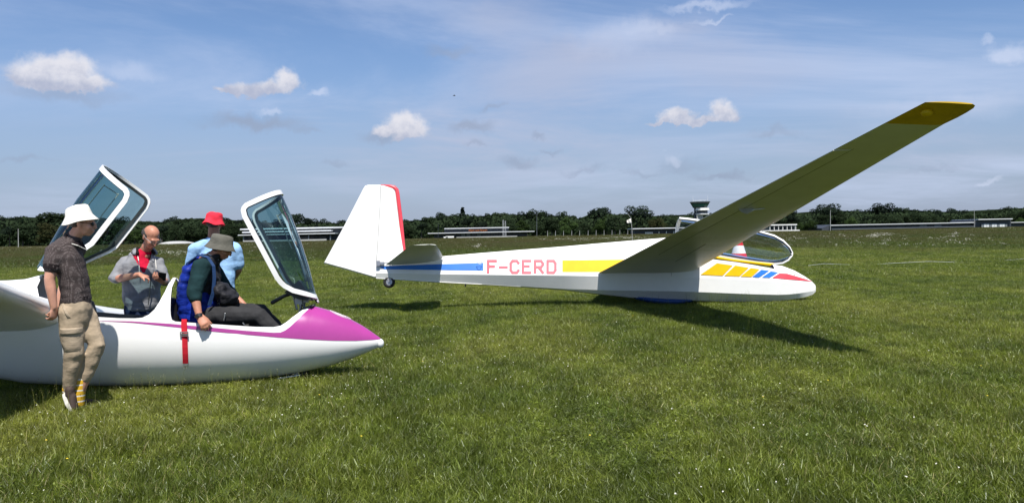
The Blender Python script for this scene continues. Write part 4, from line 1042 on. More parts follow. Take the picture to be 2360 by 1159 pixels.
def bucket_hat(root, name, c, Fm, m_, s=1.0, up=.03, r_top=.085, r_base=.105, h=.085, brim=.040, drop=.05, seed=0, wob=.006):
    N = 40; rows_ = []; rr2 = np.random.default_rng(seed); ph = rr2.uniform(0, 6, 4)
    prof = [(.02, h+.004), (r_top*.55, h+.004), (r_top*.9, h), (r_top+.006, h-.010), (lerp(r_top, r_base, .5)+.004, h*.5), (r_base, .012), (r_base+.003, .0), (r_base+brim*.5, -drop*.5), (r_base+brim, -drop), (r_base+brim+.001, -drop-.004), (r_base+brim*.5, -drop*.5-.006), (r_base-.004, -.004), (r_base*.9, h*.5), (r_top*.8, h-.012), (.02, h-.008)]
    for i, (r_, z_) in enumerate(prof):
        row = []
        for k in range(N):
            a = 2*math.pi*k/N; w_ = wob*(math.sin(3*a+ph[0])+.6*math.sin(5*a+ph[1]))*(1 if z_ < .01 else .35); dent = -.012*max(0, math.cos(a-ph[2]))**3 if i in (1, 2, 3) else 0
            row.append(c + Fm @ Vector(((r_+w_*.5)*math.cos(a)*.92*s, (r_+w_*.5)*math.sin(a)*1.08*s - .006, (z_+up+w_*.9+dent)*s)))
        rows_.append(row)
    mb = MB(); mb.grid(rows_, close=True); mb.add(rows_[0], [tuple(range(N))]); mb.add(rows_[-1], [tuple(range(N))]); 
    o = mb.build(name, m_, root, smooth=True, world=True); return o
def band(root, name, pts, rad, m_, n=18, side=None): mb = MB(); mb.tube(pts, rad, n, side=side, cap=False); return mb.build(name, m_, root, smooth=True, world=True, auto=50)
def shoe(root, heel, toe, m_up, m_sole, up=Vector((0, 0, 1)), w=.048, h=.07):
    heel = Vector(heel); toe = Vector(toe); d = (toe-heel).normalized(); L = (toe-heel).length; u = (up-d*up.dot(d)).normalized(); sd_ = d.cross(u)
    mb = MB(); mb.tube([heel+d*.03+u*.045, heel+d*L*.3+u*.045, heel+d*L*.55+u*.036, heel+d*L*.8+u*.028, heel+d*(L-.02)+u*.024], [(w*.72, .042), (w*.78, .045), (w*.88, .034), (w*.9, .026), (w*.6, .018)], 14, side=sd_)
    mb.tube([heel+d*.035+u*.045, heel+d*.035+u*.045+Vector((0, 0, .045))], [(w*.7, .045), (w*.72, .042)], 12)
    mb.remesh('shoe', m_up, root, .006, 2)
    sl_ = MB(); out = []
    for k in range(24):
        a = 2*math.pi*k/24; x = math.cos(a); y = math.sin(a); q = heel + d*(L*.5+x*L*.53) + sd_*(y*w*(1.02 if x > 0 else .88)); out.append(q)
    rows_ = [[q+u*.028 for q in out], [q+u*.0 for q in out], [q-u*.004+(heel+d*L*.5-q)*.04 for q in out]]; sl_.grid(rows_, close=True); sl_.add(rows_[0], [tuple(range(24))]); sl_.add(rows_[2], [tuple(range(24))]); so = sl_.build('sole', m_sole, root, world=True)
    return so

# cloth materials
def knit(q, o, c):
    w = q.n('ShaderNodeTexWave'); q.put(w.inputs['Vector'], q.mapv(o, (1, 1, .05), (0, 0, R(40)))); w.inputs['Scale'].default_value = 24; w.inputs['Distortion'].default_value = .2; w.inputs['Detail'].default_value = 1
    w2 = q.noise(q.mapv(o, (1, 1, 1)), 90, 2, .5)
    return q.mix(q.m('MULTIPLY', q.ss(w.outputs['Fac'], .45, .7), q.ss(w2, .40, .6)), c, (.12, .10, .097))
C_polo = cloth('brown_knit', (.052, .041, .040), extra=knit, bump=.006, bscale=10, stretch=(1, 1, 3))
C_dark = cloth('dark_trim', (.015, .011, .012))
C_chino = cloth('khaki_cotton', (.36, .285, .20), bump=.007, bscale=12, stretch=(1, 1, 1.5)); C_chinof = cloth('khaki_pocket', (.36, .29, .21), bump=.006, bscale=14)
C_white = cloth('white_cotton', (.72, .70, .64), bump=.002, bscale=30, vary=.05); C_rednat = cloth('red_cotton', (.70, .035, .06), bump=.004, bscale=26)
C_olive = cloth('grey_olive_canvas', (.115, .112, .095), bump=.005, bscale=22); C_hood = cloth('grey_marl_jersey', (.22, .225, .24), bump=.008, bscale=11)
C_tred = cloth('crimson_jersey', (.50, .01, .04)); C_lb = cloth('light_blue_jersey', (.30, .50, .76), bump=.007, bscale=9); C_navy = cloth('navy_denim', (.015, .025, .06))
C_teal = cloth('dark_teal_jersey', (.010, .030, .033), bump=.008, bscale=12, stretch=(1, 1, 1.5)); C_puff = cloth('black_quilted_nylon', (.020, .020, .024), rough=.55, bump=.012, bscale=14); C_trs = cloth('charcoal_trousers', (.034, .034, .036), bump=.008, bscale=12, stretch=(2, 1, 1))
C_bl = cloth('royal_blue_nylon', (.008, .025, .24), rough=.5, bump=.010, bscale=13); C_bl2 = cloth('faded_blue_webbing', (.018, .045, .12), rough=.7)
def yellow_bands(q, o, c):
    w = q.n('ShaderNodeTexWave'); w.bands_direction = 'Z'; q.put(w.inputs['Vector'], o); w.inputs['Scale'].default_value = 6.5; w.inputs['Distortion'].default_value = .4
    return q.mix(q.ss(w.outputs['Fac'], .86, .90), c, (.75, .74, .70))
C_sock = cloth('yellow_sock', (.68, .40, .03), extra=yellow_bands, vary=.05)

# ---- A: man in white hat leaning back on the near wing
YA = 6.97
A = empty('person', tuple(G(165, 948)), 'man in white bucket hat, brown knit polo and khaki cargo trousers leaning back on the near wing', 'person')
A['label'] = 'man in white bucket hat, brown polo and khaki cargo trousers leaning on the near wing'
fA = Vector((.93, .30, 0)).normalized(); sA = Vector((fA.y, -fA.x, 0))      # facing right and a little away; sA = his right side, towards the camera
def offA(p, a, c=0.0): return p + sA*a + fA*c
pelv = P(177, 712, YA); wai = P(174, 676, YA); che = P(158, 606, YA); shl = P(155, 572, YA); nck = P(168, 548, YA); hc = P(188, 514, YA)
bd = MB(); cA, FA_ = head(bd, hc, fA, 1.0, R(4)); FAh = FA_
bd.tube([nck+Vector((0, 0, -.05)), nck, hc+Vector((-.02, 0, -.06))], [.062, .058, .056], 12)
torso(bd, [pelv, wai, che, shl], [(.145, .10), (.135, .095), (.150, .10), (.11, .06)], sA)
shR = offA(P(137, 582, YA), .165); elR = P(114, 644, YA-.20); wrR = P(124, 708, YA-.20); shL = offA(P(160, 578, YA), -.18, .02); elL = P(150, 645, YA+.26); wrL = P(135, 706, YA+.20)
limb(bd, [shR, lerp(shR, elR, .5), elR, lerp(elR, wrR, .3), wrR], [.056, .052, .043, .043, .029]); limb(bd, [shL, lerp(shL, elL, .5), elL, lerp(elL, wrL, .3), wrL], [.056, .050, .042, .042, .029])
hand(bd, wrR, (-.12, .05, -1), (-1, .35, 0), (.1, 1, 0), (35, 45, 30), 4, 1.0); hand(bd, wrL, (-.5, -.1, -1), (-1, 0, 0), (0, -1, 0), (35, 40, 30), 4)
hipR = offA(P(168, 716, YA), .085); knR = P(170, 812, YA-.10); anR = P(158, 900, YA-.06); hipL = offA(P(184, 718, YA), -.085); knL = P(224, 796, YA+.02); anL = P(184, 906, YA+.0)
limb(bd, [hipR, lerp(hipR, knR, .4), knR, lerp(knR, anR, .35), anR], [.08, .072, .052, .052, .036]); limb(bd, [hipL, lerp(hipL, knL, .4), knL, lerp(knL, anL, .35), anL], [.08, .072, .052, .050, .036])
bd.remesh('body', S1, A, .0085, 2, fac=.4)
face_bits(A, cA, FAh)
sg_ = MB(); [sg_.ell(cA + FAh @ Vector((.031*q, .094, -.004)), (.026, .010, .018), FAh) for q in (1, -1)]; [sg_.tube([cA + FAh @ Vector((.05*q, .092, .0)), cA + FAh @ Vector((.08*q, 0, .004))], .003, 5) for q in (1, -1)]; sg_.build('sunglasses', M['black'], A, smooth=True, world=True)
hb_ = MB(); hb_.ell(cA + FAh @ Vector((0, -.022, .020)), (.080, .086, .074), FAh); hb_.build('hair', HAIR_D, A, smooth=True, world=True)
bucket_hat(A, 'bucket_hat', cA, FAh @ Matrix.Rotation(R(15), 3, 'X') , C_white, .97, .066, .080, .102, .094, .040, .056, 3, .004)
pl_ = MB(); torso(pl_, [P(176, 690, YA), wai, lerp(wai, che, .5)+fA*.012, che, lerp(che, shl, .6), shl+Vector((0, 0, .01))], [(.165, .120), (.162, .118), (.172, .118), (.187, .128), (.188, .115), (.150, .09)], sA)
pl_.tube([shl+Vector((0, 0, 0)), nck+Vector((0, 0, -.012))], [(.12, .10), (.078, .072)], 14)
limb(pl_, [shR+sA*-.10+Vector((0, 0, .02)), shR, shR+(elR-shR)*.25, shR+(elR-shR)*.50], [.082, .080, .078, .074]); limb(pl_, [shL+sA*.10+Vector((0, 0, .02)), shL, shL+(elL-shL)*.25, shL+(elL-shL)*.50], [.082, .078, .076, .074])
pl_.remesh('polo_shirt', C_polo, A, .011, 4, .010, (7, 7, 20), 2)
dR = (elR-shR).normalized(); pcuf = shR+(elR-shR)*.50; band(A, 'sleeve_cuff', [pcuf-dR*.012, pcuf+dR*.028], [.073, .069], C_dark)
col_ = MB(); 
for q in (1, -1):
    col_.add([nck+sA*.055*q-fA*.05+Vector((0, 0, .03)), nck+sA*.08*q-fA*.03+Vector((0, 0, -.035)), nck+sA*.085*q+fA*.055+Vector((0, 0, -.065)), nck+sA*.03*q+fA*.10+Vector((0, 0, -.10)), nck+sA*.045*q+fA*.055+Vector((0, 0, -.012))], [(0, 1, 2, 3, 4)])
col_.add([nck+sA*.055-fA*.05+Vector((0, 0, .03)), nck-sA*.055-fA*.05+Vector((0, 0, .03)), nck-sA*.08-fA*.03+Vector((0, 0, -.035)), nck+sA*-.0-fA*.085+Vector((0, 0, -.03)), nck+sA*.08-fA*.03+Vector((0, 0, -.035))], [(0, 1, 2, 3, 4)])
co_ = col_.build('collar', C_dark, A, world=True); sd2 = co_.modifiers.new('thick', 'SOLIDIFY'); sd2.thickness = .007
pipe = MB(); pipe.tube([nck-fA*.087+Vector((0, 0, -.032)), nck+sA*.082-fA*.032+Vector((0, 0, -.038)), nck+sA*.088+fA*.052+Vector((0, 0, -.068)), nck+sA*.034+fA*.104+Vector((0, 0, -.103))], .0035, 6); pipe.build('collar_piping', C_white, A, world=True)
tr_ = MB(); torso(tr_, [P(176, 732, YA), P(177, 712, YA), P(175, 688, YA)], [(.172, .128), (.170, .126), (.155, .112)], sA)
limb(tr_, [hipR+Vector((0, 0, -.01)), lerp(hipR, knR, .3), lerp(hipR, knR, .7), knR, lerp(knR, anR, .35), lerp(knR, anR, .8), P(157, 896, YA-.06)], [.108, .104, .090, .078, .072, .056, .050]); limb(tr_, [hipL+Vector((0, 0, -.01)), lerp(hipL, knL, .3), lerp(hipL, knL, .7), knL, lerp(knL, anL, .35), lerp(knL, anL, .72), P(190, 874, YA+.02)], [.106, .100, .082, .074, .064, .052, .046])
tr_.remesh('trousers', C_chino, A, .011, 3, .013, (8, 8, 13), 5)
band(A, 'belt', [P(175.2, 689, YA), P(175, 682, YA)], [(.160, .118), (.160, .118)], C_dark, 24, sA)
# cargo pocket with flap, laid on the cloth
from mathutils.bvhtree import BVHTree
def patch_on(obj, name, root, m_, c, uv, vv, hu, hv, nrm, off, nu=8, nv=8, thick=.006):
    bm_ = bmesh.new(); bm_.from_mesh(obj.data); t_ = BVHTree.FromBMesh(bm_); rows_ = []
    for i in range(nv+1):
        r_ = []
        for j in range(nu+1):
            q_ = c + uv*hu*(2*j/nu-1) + vv*hv*(2*i/nv-1); hit = t_.ray_cast(q_+nrm*.3, -nrm)[0]; hit = hit if hit is not None else q_
            e_ = 1 if 0 < i < nv and 0 < j < nu else .2; r_.append(hit+nrm*off*e_)
        rows_.append(r_)
    bm_.free(); mb = MB(); mb.grid(rows_); return mb.build(name, m_, root, smooth=True, world=True)
trO = [o for o in bpy.data.objects if o.parent == A and o.name.startswith('trousers')][0]
patch_on(trO, 'cargo_pocket', A, C_chinof, P(174, 779, YA), fA, Vector((0, 0, 1)), .080, .095, sA, .014)
patch_on(trO, 'pocket_flap', A, C_chinof, P(173, 758, YA), fA, Vector((0, 0, 1)), .086, .028, sA, .024)
patch_on(trO, 'side_pocket', A, C_chinof, P(162, 712, YA), (fA*.5+Vector((0, 0, -1))).normalized(), fA, .07, .012, sA, .010)
# feet
so_ = MB(); so_.tube([P(188, 874, YA-.0), P(183, 900, YA-.0), P(181, 930, YA-.0)], [.050, .047, .050], 14); so_.build('sock', C_sock, A, smooth=True, world=True)
so_ = MB(); so_.tube([P(156, 896, YA-.06), P(158, 912, YA-.04), P(160, 925, YA-.02)], [.044, .040, .042], 14); so_.build('sock', C_sock, A, smooth=True, world=True)
SH_W = mat('white_rubber', (.62, .60, .54), .6); SH_D = mat('dark_canvas_shoe', (.045, .028, .022), .8)
shoe(A, P(176, 940, YA+.05)+Vector((-.03, 0, -.01)), P(176, 940, YA+.05)+Vector((.12, .20, -.012)), SH_D, SH_W)
shoe(A, P(146, 908, YA-.10), P(170, 954, YA-.12), SH_D, SH_W, up=Vector((.75, .1, .6)), w=.05)

# ---- B: bald man in grey hoodie looking at his phone
YB = 8.85
B = empty('person', tuple(Vector((P(322, 640, YB).x, YB, 0))), 'bald man in open grey hoodie and red shirt typing on a phone behind the cockpit', 'person')
fB = Vector((.55, -.83, 0)).normalized(); sB = Vector((fB.y, -fB.x, 0))     # his right side, to the left in the picture
pelv = P(328, 706, YB); wai = P(326, 672, YB); che = P(326, 622, YB); shl = P(326, 592, YB); nck = P(334, 578, YB)-fB*.0; hc = P(348, 545, YB-.07)
bd = MB(); cB, FB_ = head(bd, hc, Vector((.84, -.54, 0)), 1.03, R(36)); bd.tube([nck+Vector((0, 0, -.05)), nck, hc-fB*.03+Vector((0, 0, -.05))], [.064, .058, .06], 12)
torso(bd, [pelv-Vector((0, 0, .1)), wai, che, shl], [(.15, .11), (.15, .11), (.15, .10), (.11, .06)], sB)
shR = P(291, 603, YB-.02); elR = P(262, 644, YB-.12); wrR = P(322, 633, YB-.34); shL = P(362, 603, YB+.02); elL = P(380, 648, YB-.06); wrL = P(374, 648, YB-.32)
limb(bd, [shR, lerp(shR, elR, .5), elR, lerp(elR, wrR, .3), wrR], [.055, .05, .043, .042, .029]); limb(bd, [shL, lerp(shL, elL, .5), elL, lerp(elL, wrL, .3), wrL], [.055, .05, .043, .042, .029])
hand(bd, wrR, (.9, -.1, -.25), (.1, .1, -1), (.1, -1, .2), (25, 20, 15), 6, 1.0, 30, fl=(.35, 1.6, 1.9, 2)); hand(bd, wrL, (-.25, -.55, .25), (-.3, 0, 1), (1, 0, .3), (35, 35, 20), 5)
for q in (1, -1):
    h_ = Vector((pelv.x, pelv.y, 0))+sB*.09*q; limb(bd, [h_+Vector((0, 0, .80)), h_+Vector((0, 0, .45))+fB*.02, h_+Vector((0, 0, .08))], [.085, .055, .038])
bd.remesh('body', S2, B, .0085, 2, fac=.4); face_bits(B, cB, FB_, 1.03, glasses=True)
hm = MB(); hm.ell(cB + FB_ @ Vector((0, -.030, .012)), (.088, .096, .060), FB_); hm.build('hair', HAIR_G, B, smooth=True, world=True)
ts = MB(); torso(ts, [wai-Vector((0, 0, .06)), che, shl, nck-Vector((0, 0, .02))], [(.14, .135), (.14, .132), (.11, .085), (.072, .066)], sB); ts.remesh('t_shirt', C_tred, B, .011, 3, .006)
hd_ = MB(); torso(hd_, [P(328, 700, YB), P(327, 684, YB), wai, che, lerp(che, shl, .55), shl], [(.188, .150), (.20, .158), (.198, .155), (.200, .138), (.195, .118), (.14, .09)], sB)
limb(hd_, [shR-sB*.03, shR, lerp(shR, elR, .5), lerp(shR, elR, 1.0), lerp(elR, wrR, .12)], [.07, .076, .068, .062, .058]); limb(hd_, [shL+sB*.03, shL, lerp(shL, elL, .5), elL, lerp(elL, wrL, .12)], [.07, .074, .066, .060, .056])
ho = hd_.remesh('hoodie', C_hood, B, .011, 4, .013, (8, 8, 18), 9)
# open front: carve a V by dropping the faces in front of the chest
me_ = ho.data; bm_ = bmesh.new(); bm_.from_mesh(me_); kill = []; zt_ = nck.z; zb_ = P(342, 628, YB).z
for f in bm_.faces:
    c_ = f.calc_center_median(); rel = c_-che; fr = rel.dot(fB); sd3 = rel.dot(sB)
    if fr > .02 and c_.z > zb_ and abs(sd3+.0) < .010+.105*(c_.z-zb_)/(zt_-zb_): kill.append(f)
    elif c_.z > nck.z-.03 and abs(sd3) < .07 and fr > -.02: kill.append(f)
bmesh.ops.delete(bm_, geom=list(set(kill)), context='FACES'); bm_.to_mesh(me_); bm_.free()
sol = ho.modifiers.new('thick', 'SOLIDIFY'); sol.thickness = .006
hh = MB(); 
hh.tube([nck+sB*.10+fB*.03+Vector((0, 0, -.03)), nck+sB*.085-fB*.06+Vector((0, 0, .005)), nck-fB*.10+Vector((0, 0, .0)), nck-sB*.085-fB*.06+Vector((0, 0, .005)), nck-sB*.10+fB*.03+Vector((0, 0, -.03))], [(.022, .03), (.03, .045), (.04, .07), (.03, .045), (.022, .03)], 10, side=(0, 0, 1)); hh.remesh('hood', C_hood, B, .009, 3, .008)
hl = MB(); hl.tube([nck+sB*.085+fB*.055+Vector((0, 0, -.025)), nck+sB*.07-fB*.045+Vector((0, 0, .022)), nck-fB*.075+Vector((0, 0, .03)), nck-sB*.07-fB*.045+Vector((0, 0, .022)), nck-sB*.085+fB*.055+Vector((0, 0, -.025))], .018, 8); hl.build('hood_lining', C_dark, B, smooth=True, world=True)
for q, L in ((1, .21), (-1, .19)):
    dc = MB(); p0 = nck+sB*.085*q+fB*.075+Vector((0, 0, -.06)); dc.tube([p0, p0+fB*.05+Vector((0, 0, -.05)), p0+fB*.075+Vector((0, 0, -.12)), p0+fB*.075+Vector((0, 0, -L))], .0045, 6); dc.build('drawstring', C_white, B, world=True)
zp = MB(); zp.tube([P(343, 630, YB)+fB*.155, P(340, 660, YB)+fB*.168, P(336, 700, YB)+fB*.158], .005, 6); zp.build('zip', M['seal'], B, world=True)
jt = MB(); torso(jt, [pelv-Vector((0, 0, .14)), pelv+Vector((0, 0, .02))], [(.175, .13), (.165, .125)], sB)
for q in (1, -1):
    h_ = Vector((pelv.x, pelv.y, 0))+sB*.09*q; limb(jt, [h_+Vector((0, 0, .72)), h_+Vector((0, 0, .45))+fB*.02, h_+Vector((0, 0, .07))], [.100, .078, .062])
jt.remesh('trousers', C_navy, B, .013, 3, .010)
for q in (1, -1):
    h_ = Vector((pelv.x, pelv.y, 0))+sB*.09*q; shoe(B, h_-fB*.08, h_+fB*.18, SH_D, SH_D)
ph_ = empty('phone', tuple(P(374, 636, YB-.42)), 'black phone held in both hands of the man in the grey hoodie', 'phone')
Mp = Matrix.Rotation(R(-38), 3, 'X') @ Matrix.Rotation(R(22), 3, 'Z')
pb = MB(); pb.box(P(374, 637, YB-.40), (.038, .075, .005), Mp); o_ = pb.build('phone_body', M['black'], ph_, world=True); bv = o_.modifiers.new('b', 'BEVEL'); bv.width = .004
pb = MB(); pb.box(P(374, 637, YB-.40)+Mp @ Vector((0, 0, .0055)), (.034, .069, .0012), Mp); pb.build('screen', mat('dark_screen', (.01, .012, .015), .08), ph_, world=True)

# ---- C: man in red hat and light blue shirt, seen from behind
YC = 9.75
Cp = empty('person', tuple(Vector((P(497, 640, YC).x, YC, 0))), 'man in red bucket hat and light blue t-shirt seen from behind', 'person')
fC = Vector((.12, 1, 0)).normalized(); sC = Vector((fC.y, -fC.x, 0))         # right side = right in the picture
pelv = P(506, 704, YC); wai = P(504, 672, YC); che = P(500, 612, YC); shl = P(496, 566, YC); nck = P(492, 552, YC); hc = P(493, 514, YC)
bd = MB(); cC, FC_ = head(bd, hc, fC, 1.0, R(6)); bd.tube([nck+Vector((0, 0, -.05)), nck, hc+Vector((0, 0, -.05))], [.078, .068, .066], 12)
torso(bd, [pelv, wai, che, shl], [(.15, .11), (.16, .12), (.17, .115), (.13, .06)], sC)
shR = P(541, 574, YC); elR = P(550, 622, YC+.06); wrR = P(532, 650, YC+.26); shL = P(449, 576, YC); elL = P(440, 630, YC+.06); wrL = P(462, 655, YC+.26)
for (a_, e_, w_) in ((shR, elR, wrR), (shL, elL, wrL)): limb(bd, [a_, lerp(a_, e_, .5), e_, lerp(e_, w_, .3), w_], [.056, .052, .044, .043, .03])
hand(bd, wrR, (-.7, .6, .2), (-.4, -.6, 0), (0, 0, 1), (30, 30, 25)); hand(bd, wrL, (.7, .6, .2), (.4, -.6, 0), (0, 0, 1), (30, 30, 25))
for q in (1, -1):
    h_ = Vector((pelv.x, pelv.y, 0))+sC*.10*q; limb(bd, [h_+Vector((0, 0, .85)), h_+Vector((0, 0, .46)), h_+Vector((0, 0, .08))], [.09, .058, .038])
bd.remesh('body', S3, Cp, .0095, 2, fac=.4); face_bits(Cp, cC, FC_)
hm = MB(); hm.ell(cC + FC_ @ Vector((0, -.022, .004)), (.080, .086, .074), FC_); hm.build('hair', HAIR_D, Cp, smooth=True, world=True)
bucket_hat(Cp, 'bucket_hat', cC, FC_ @ Matrix.Rotation(R(0), 3, 'X') @ Matrix.Rotation(R(5), 3, 'Y'), C_rednat, 1.06, .030, .086, .100, .088, .032, .045, 11, .009)
ts = MB(); torso(ts, [P(506, 688, YC), wai, lerp(wai, che, .5), che, lerp(che, shl, .6), shl+Vector((0, 0, .005))], [(.195, .152), (.200, .152), (.215, .15), (.228, .145), (.215, .115), (.16, .08)], sC)
ts.tube([shl, nck-Vector((0, 0, .005))], [(.14, .09), (.082, .075)], 14)
for q_ in (shR, shL): ts.tube([nck-Vector((0, 0, .03)), lerp(nck-Vector((0, 0, .02)), q_, .55), q_], [.078, .074, .084], 12)
limb(ts, [shR-sC*.04, shR, lerp(shR, elR, .38), lerp(shR, elR, .66)], [.075, .086, .086, .088]); limb(ts, [shL+sC*.04, shL, lerp(shL, elL, .38), lerp(shL, elL, .66)], [.075, .086, .086, .088])
ts.remesh('t_shirt', C_lb, Cp, .012, 4, .014, (7, 7, 13), 21)
jt = MB(); torso(jt, [pelv-Vector((0, 0, .10)), pelv, P(506, 690, YC)], [(.19, .14), (.185, .145), (.17, .13)], sC)
for q in (1, -1):
    h_ = Vector((pelv.x, pelv.y, 0))+sC*.10*q; limb(jt, [h_+Vector((0, 0, .78)), h_+Vector((0, 0, .45)), h_+Vector((0, 0, .07))], [.108, .082, .066])
    shoe(Cp, h_-fC*.08, h_+fC*.19, SH_D, SH_W)
jt.remesh('jeans', C_navy, Cp, .013, 3, .010)

# ---- D: man with parachute sitting in the front cockpit
YD = 8.08
Dp = empty('person', tuple(P(455, 735, YD)), 'man in grey hat and dark green sweater sitting in the front cockpit', 'person')
fD = Vector((.97, .20, 0)).normalized(); sD = Vector((fD.y, -fD.x, 0))
pelv = P(462, 728, YD); wai = P(462, 700, YD); che = P(468, 640, YD); shl = P(474, 604, YD); nck = P(492, 590, YD); hc = P(510, 570, YD)
bd = MB(); cD, FD_ = head(bd, hc, Vector((.96, .1, 0)), 1.0, R(26)); bd.tube([nck+Vector((-.02, 0, -.05)), nck, hc+Vector((-.03, 0, -.045))], [.066, .06, .058], 12)
torso(bd, [pelv, wai, che, shl], [(.15, .11), (.15, .12), (.175, .115), (.15, .08)], sD)
shR = P(466, 612, YD-.20); elR = P(447, 674, YD-.33); wrR = P(459, 728, YD-.40); shL = P(482, 608, YD+.20); elL = P(520, 665, YD+.26); wrL = P(560, 700, YD+.16)
for (a_, e_, w_) in ((shR, elR, wrR), (shL, elL, wrL)): limb(bd, [a_, lerp(a_, e_, .5), e_, lerp(e_, w_, .3), w_], [.058, .056, .047, .046, .031])
hand(bd, wrR, (.45, -.18, -.62), (-.05, .55, -.55), (1, -.1, .2), (24, 40, 18), 8, 1.16, 30); hand(bd, wrL, (.9, -.1, -.3), (0, 0, -1), (0, -1, 0), (25, 25, 20))
hipR = P(474, 727, YD-.10); knR = P(598, 727, YD-.11); anR = P(690, 815, YD-.06); hipL = P(480, 722, YD+.12); knL = P(600, 716, YD+.14); anL = P(690, 810, YD+.10)
for (a_, e_, w_) in ((hipR, knR, anR), (hipL, knL, anL)): limb(bd, [a_, lerp(a_, e_, .5), e_, lerp(e_, w_, .4), w_], [.07, .06, .048, .045, .034])
bd.remesh('body', S2, Dp, .0085, 2, fac=.35); face_bits(Dp, cD, FD_)
hm = MB(); hm.ell(cD + FD_ @ Vector((0, -.022, .006)), (.080, .086, .076), FD_); hm.build('hair', HAIR_D, Dp, smooth=True, world=True)
bucket_hat(Dp, 'bucket_hat', cD, FD_ @ Matrix.Rotation(R(14), 3, 'X'), C_olive, 1.02, .034, .088, .106, .088, .034, .052, 17, .004)
sw = MB(); torso(sw, [wai, lerp(wai, che, .5), che, lerp(che, shl, .6), shl], [(.165, .12), (.17, .12), (.185, .12), (.18, .10), (.13, .08)], sD)
limb(sw, [shR-sD*.04, shR, lerp(shR, elR, .5), elR, lerp(elR, wrR, .22)], [.078, .092, .083, .075, .068]); limb(sw, [shL+sD*.04, shL, lerp(shL, elL, .5), elL, lerp(elL, wrL, .3)], [.078, .088, .080, .072, .064])
sw.remesh('sweater', C_teal, Dp, .011, 3, .012, (14, 14, 16), 31)
vt = MB(); torso(vt, [wai+fD*.03, lerp(wai, che, .5)+fD*.045, che+fD*.045, shl+fD*.035, nck-Vector((0, 0, .01))+fD*.02], [(.16, .135), (.16, .13), (.165, .125), (.14, .095), (.085, .075)], sD)
vt.ell(P(524, 684, YD-.02), (.105, .17, .095)); vt.ell(P(512, 672, YD-.04), (.085, .16, .10)); vt.remesh('padded_vest', C_puff, Dp, .011, 2, .034, (11, 11, 19), 37)
cl_ = MB(); cl_.tube([nck-fD*.055+sD*.03+Vector((0, 0, .03)), nck+sD*.065+Vector((0, 0, -.005)), nck+sD*.05+fD*.05+Vector((0, 0, -.035))], .007, 6); cl_.build('shirt_collar', C_white, Dp, world=True)
tr_ = MB(); torso(tr_, [pelv-Vector((0, 0, .02)), wai], [(.17, .13), (.165, .125)], sD)
for (a_, e_, w_) in ((hipR, knR, anR), (hipL, knL, anL)): limb(tr_, [a_, lerp(a_, e_, .35), lerp(a_, e_, .75), e_, lerp(e_, w_, .4), lerp(e_, w_, .9)], [.095, .098, .086, .080, .070, .055])
tr_.remesh('trousers', C_trs, Dp, .011, 3, .012, (14, 9, 14), 41)
for p_, q_ in (((519, 722), (516, 738)), ((560, 744), (563, 748))):
    z_ = MB(); z_.tube([P(p_[0], p_[1], YD-.215), P(q_[0], q_[1], YD-.215)], .006, 6); z_.build('zip', M['alu'], Dp, world=True)
dW = (wrR-elR).normalized(); band(Dp, 'watch_strap', [wrR-dW*.018, wrR+dW*.012], [.035, .034], M['black']); 
wt_ = MB(); wt_.tube([wrR+Vector((-.01, -.032, 0)), wrR+Vector((-.01, -.044, 0))], .018, 12, cap=False); wt_.build('watch', M['black'], Dp, world=True)
bg_ = MB(); bg_.box(P(506, 712, YD-.1), (.05, .03, .02)); o_ = bg_.build('paper', C_white, Dp, world=True)
# parachute pack on his back with its harness
pp = empty('parachute', tuple(P(430, 730, YD)), 'royal blue parachute pack with faded straps worn by the man in the cockpit', 'parachute')
pk = MB(); torso(pk, [P(432, 732, YD), P(429, 700, YD), P(430, 660, YD), P(440, 618, YD), P(458, 596, YD)], [(.15, .075), (.17, .088), (.175, .085), (.16, .07), (.10, .035)], sD); pk.remesh('pack', C_bl, pp, .010, 3, .016, (8, 8, 20), 51)
hp_ = MB(); torso(hp_, [P(462, 735, YD), P(466, 712, YD), P(470, 690, YD)], [(.195, .155), (.200, .16), (.19, .145)], sD); hp_.remesh('hip_pad', C_bl, pp, .010, 2, .020, (10, 10, 22), 55)
def stripm(name, pts_, w_, m_):
    mb = MB(); rows_ = []
    for i, p in enumerate(pts_):
        t = (pts_[min(i+1, len(pts_)-1)]-pts_[max(i-1, 0)]).normalized(); nn = (p-che); nn = (nn-t*nn.dot(t)).normalized(); sd_ = t.cross(nn).normalized()*w_/2
        rows_.append([p-sd_-nn*.004, p-sd_+nn*.004, p+sd_+nn*.004, p+sd_-nn*.004])
    mb.grid(rows_, close=True); mb.add(rows_[0], [(0, 1, 2, 3)]); mb.add(rows_[-1], [(0, 1, 2, 3)]); return mb.build(name, m_, pp, world=True)
for q in (1, -1):
    stripm('shoulder_strap', [P(440, 612, YD)+sD*.10*q+Vector((-.03, 0, .02)), P(462, 590, YD)+sD*.12*q+Vector((0, 0, .012)), P(484, 594, YD)+sD*.13*q+Vector((0, 0, .008)), P(498, 612, YD)+sD*.155*q, P(500, 640, YD)+sD*.165*q, P(498, 672, YD)+sD*.185*q, P(490, 700, YD)+sD*.205*q], .034, C_bl2 if q == 1 else C_bl)

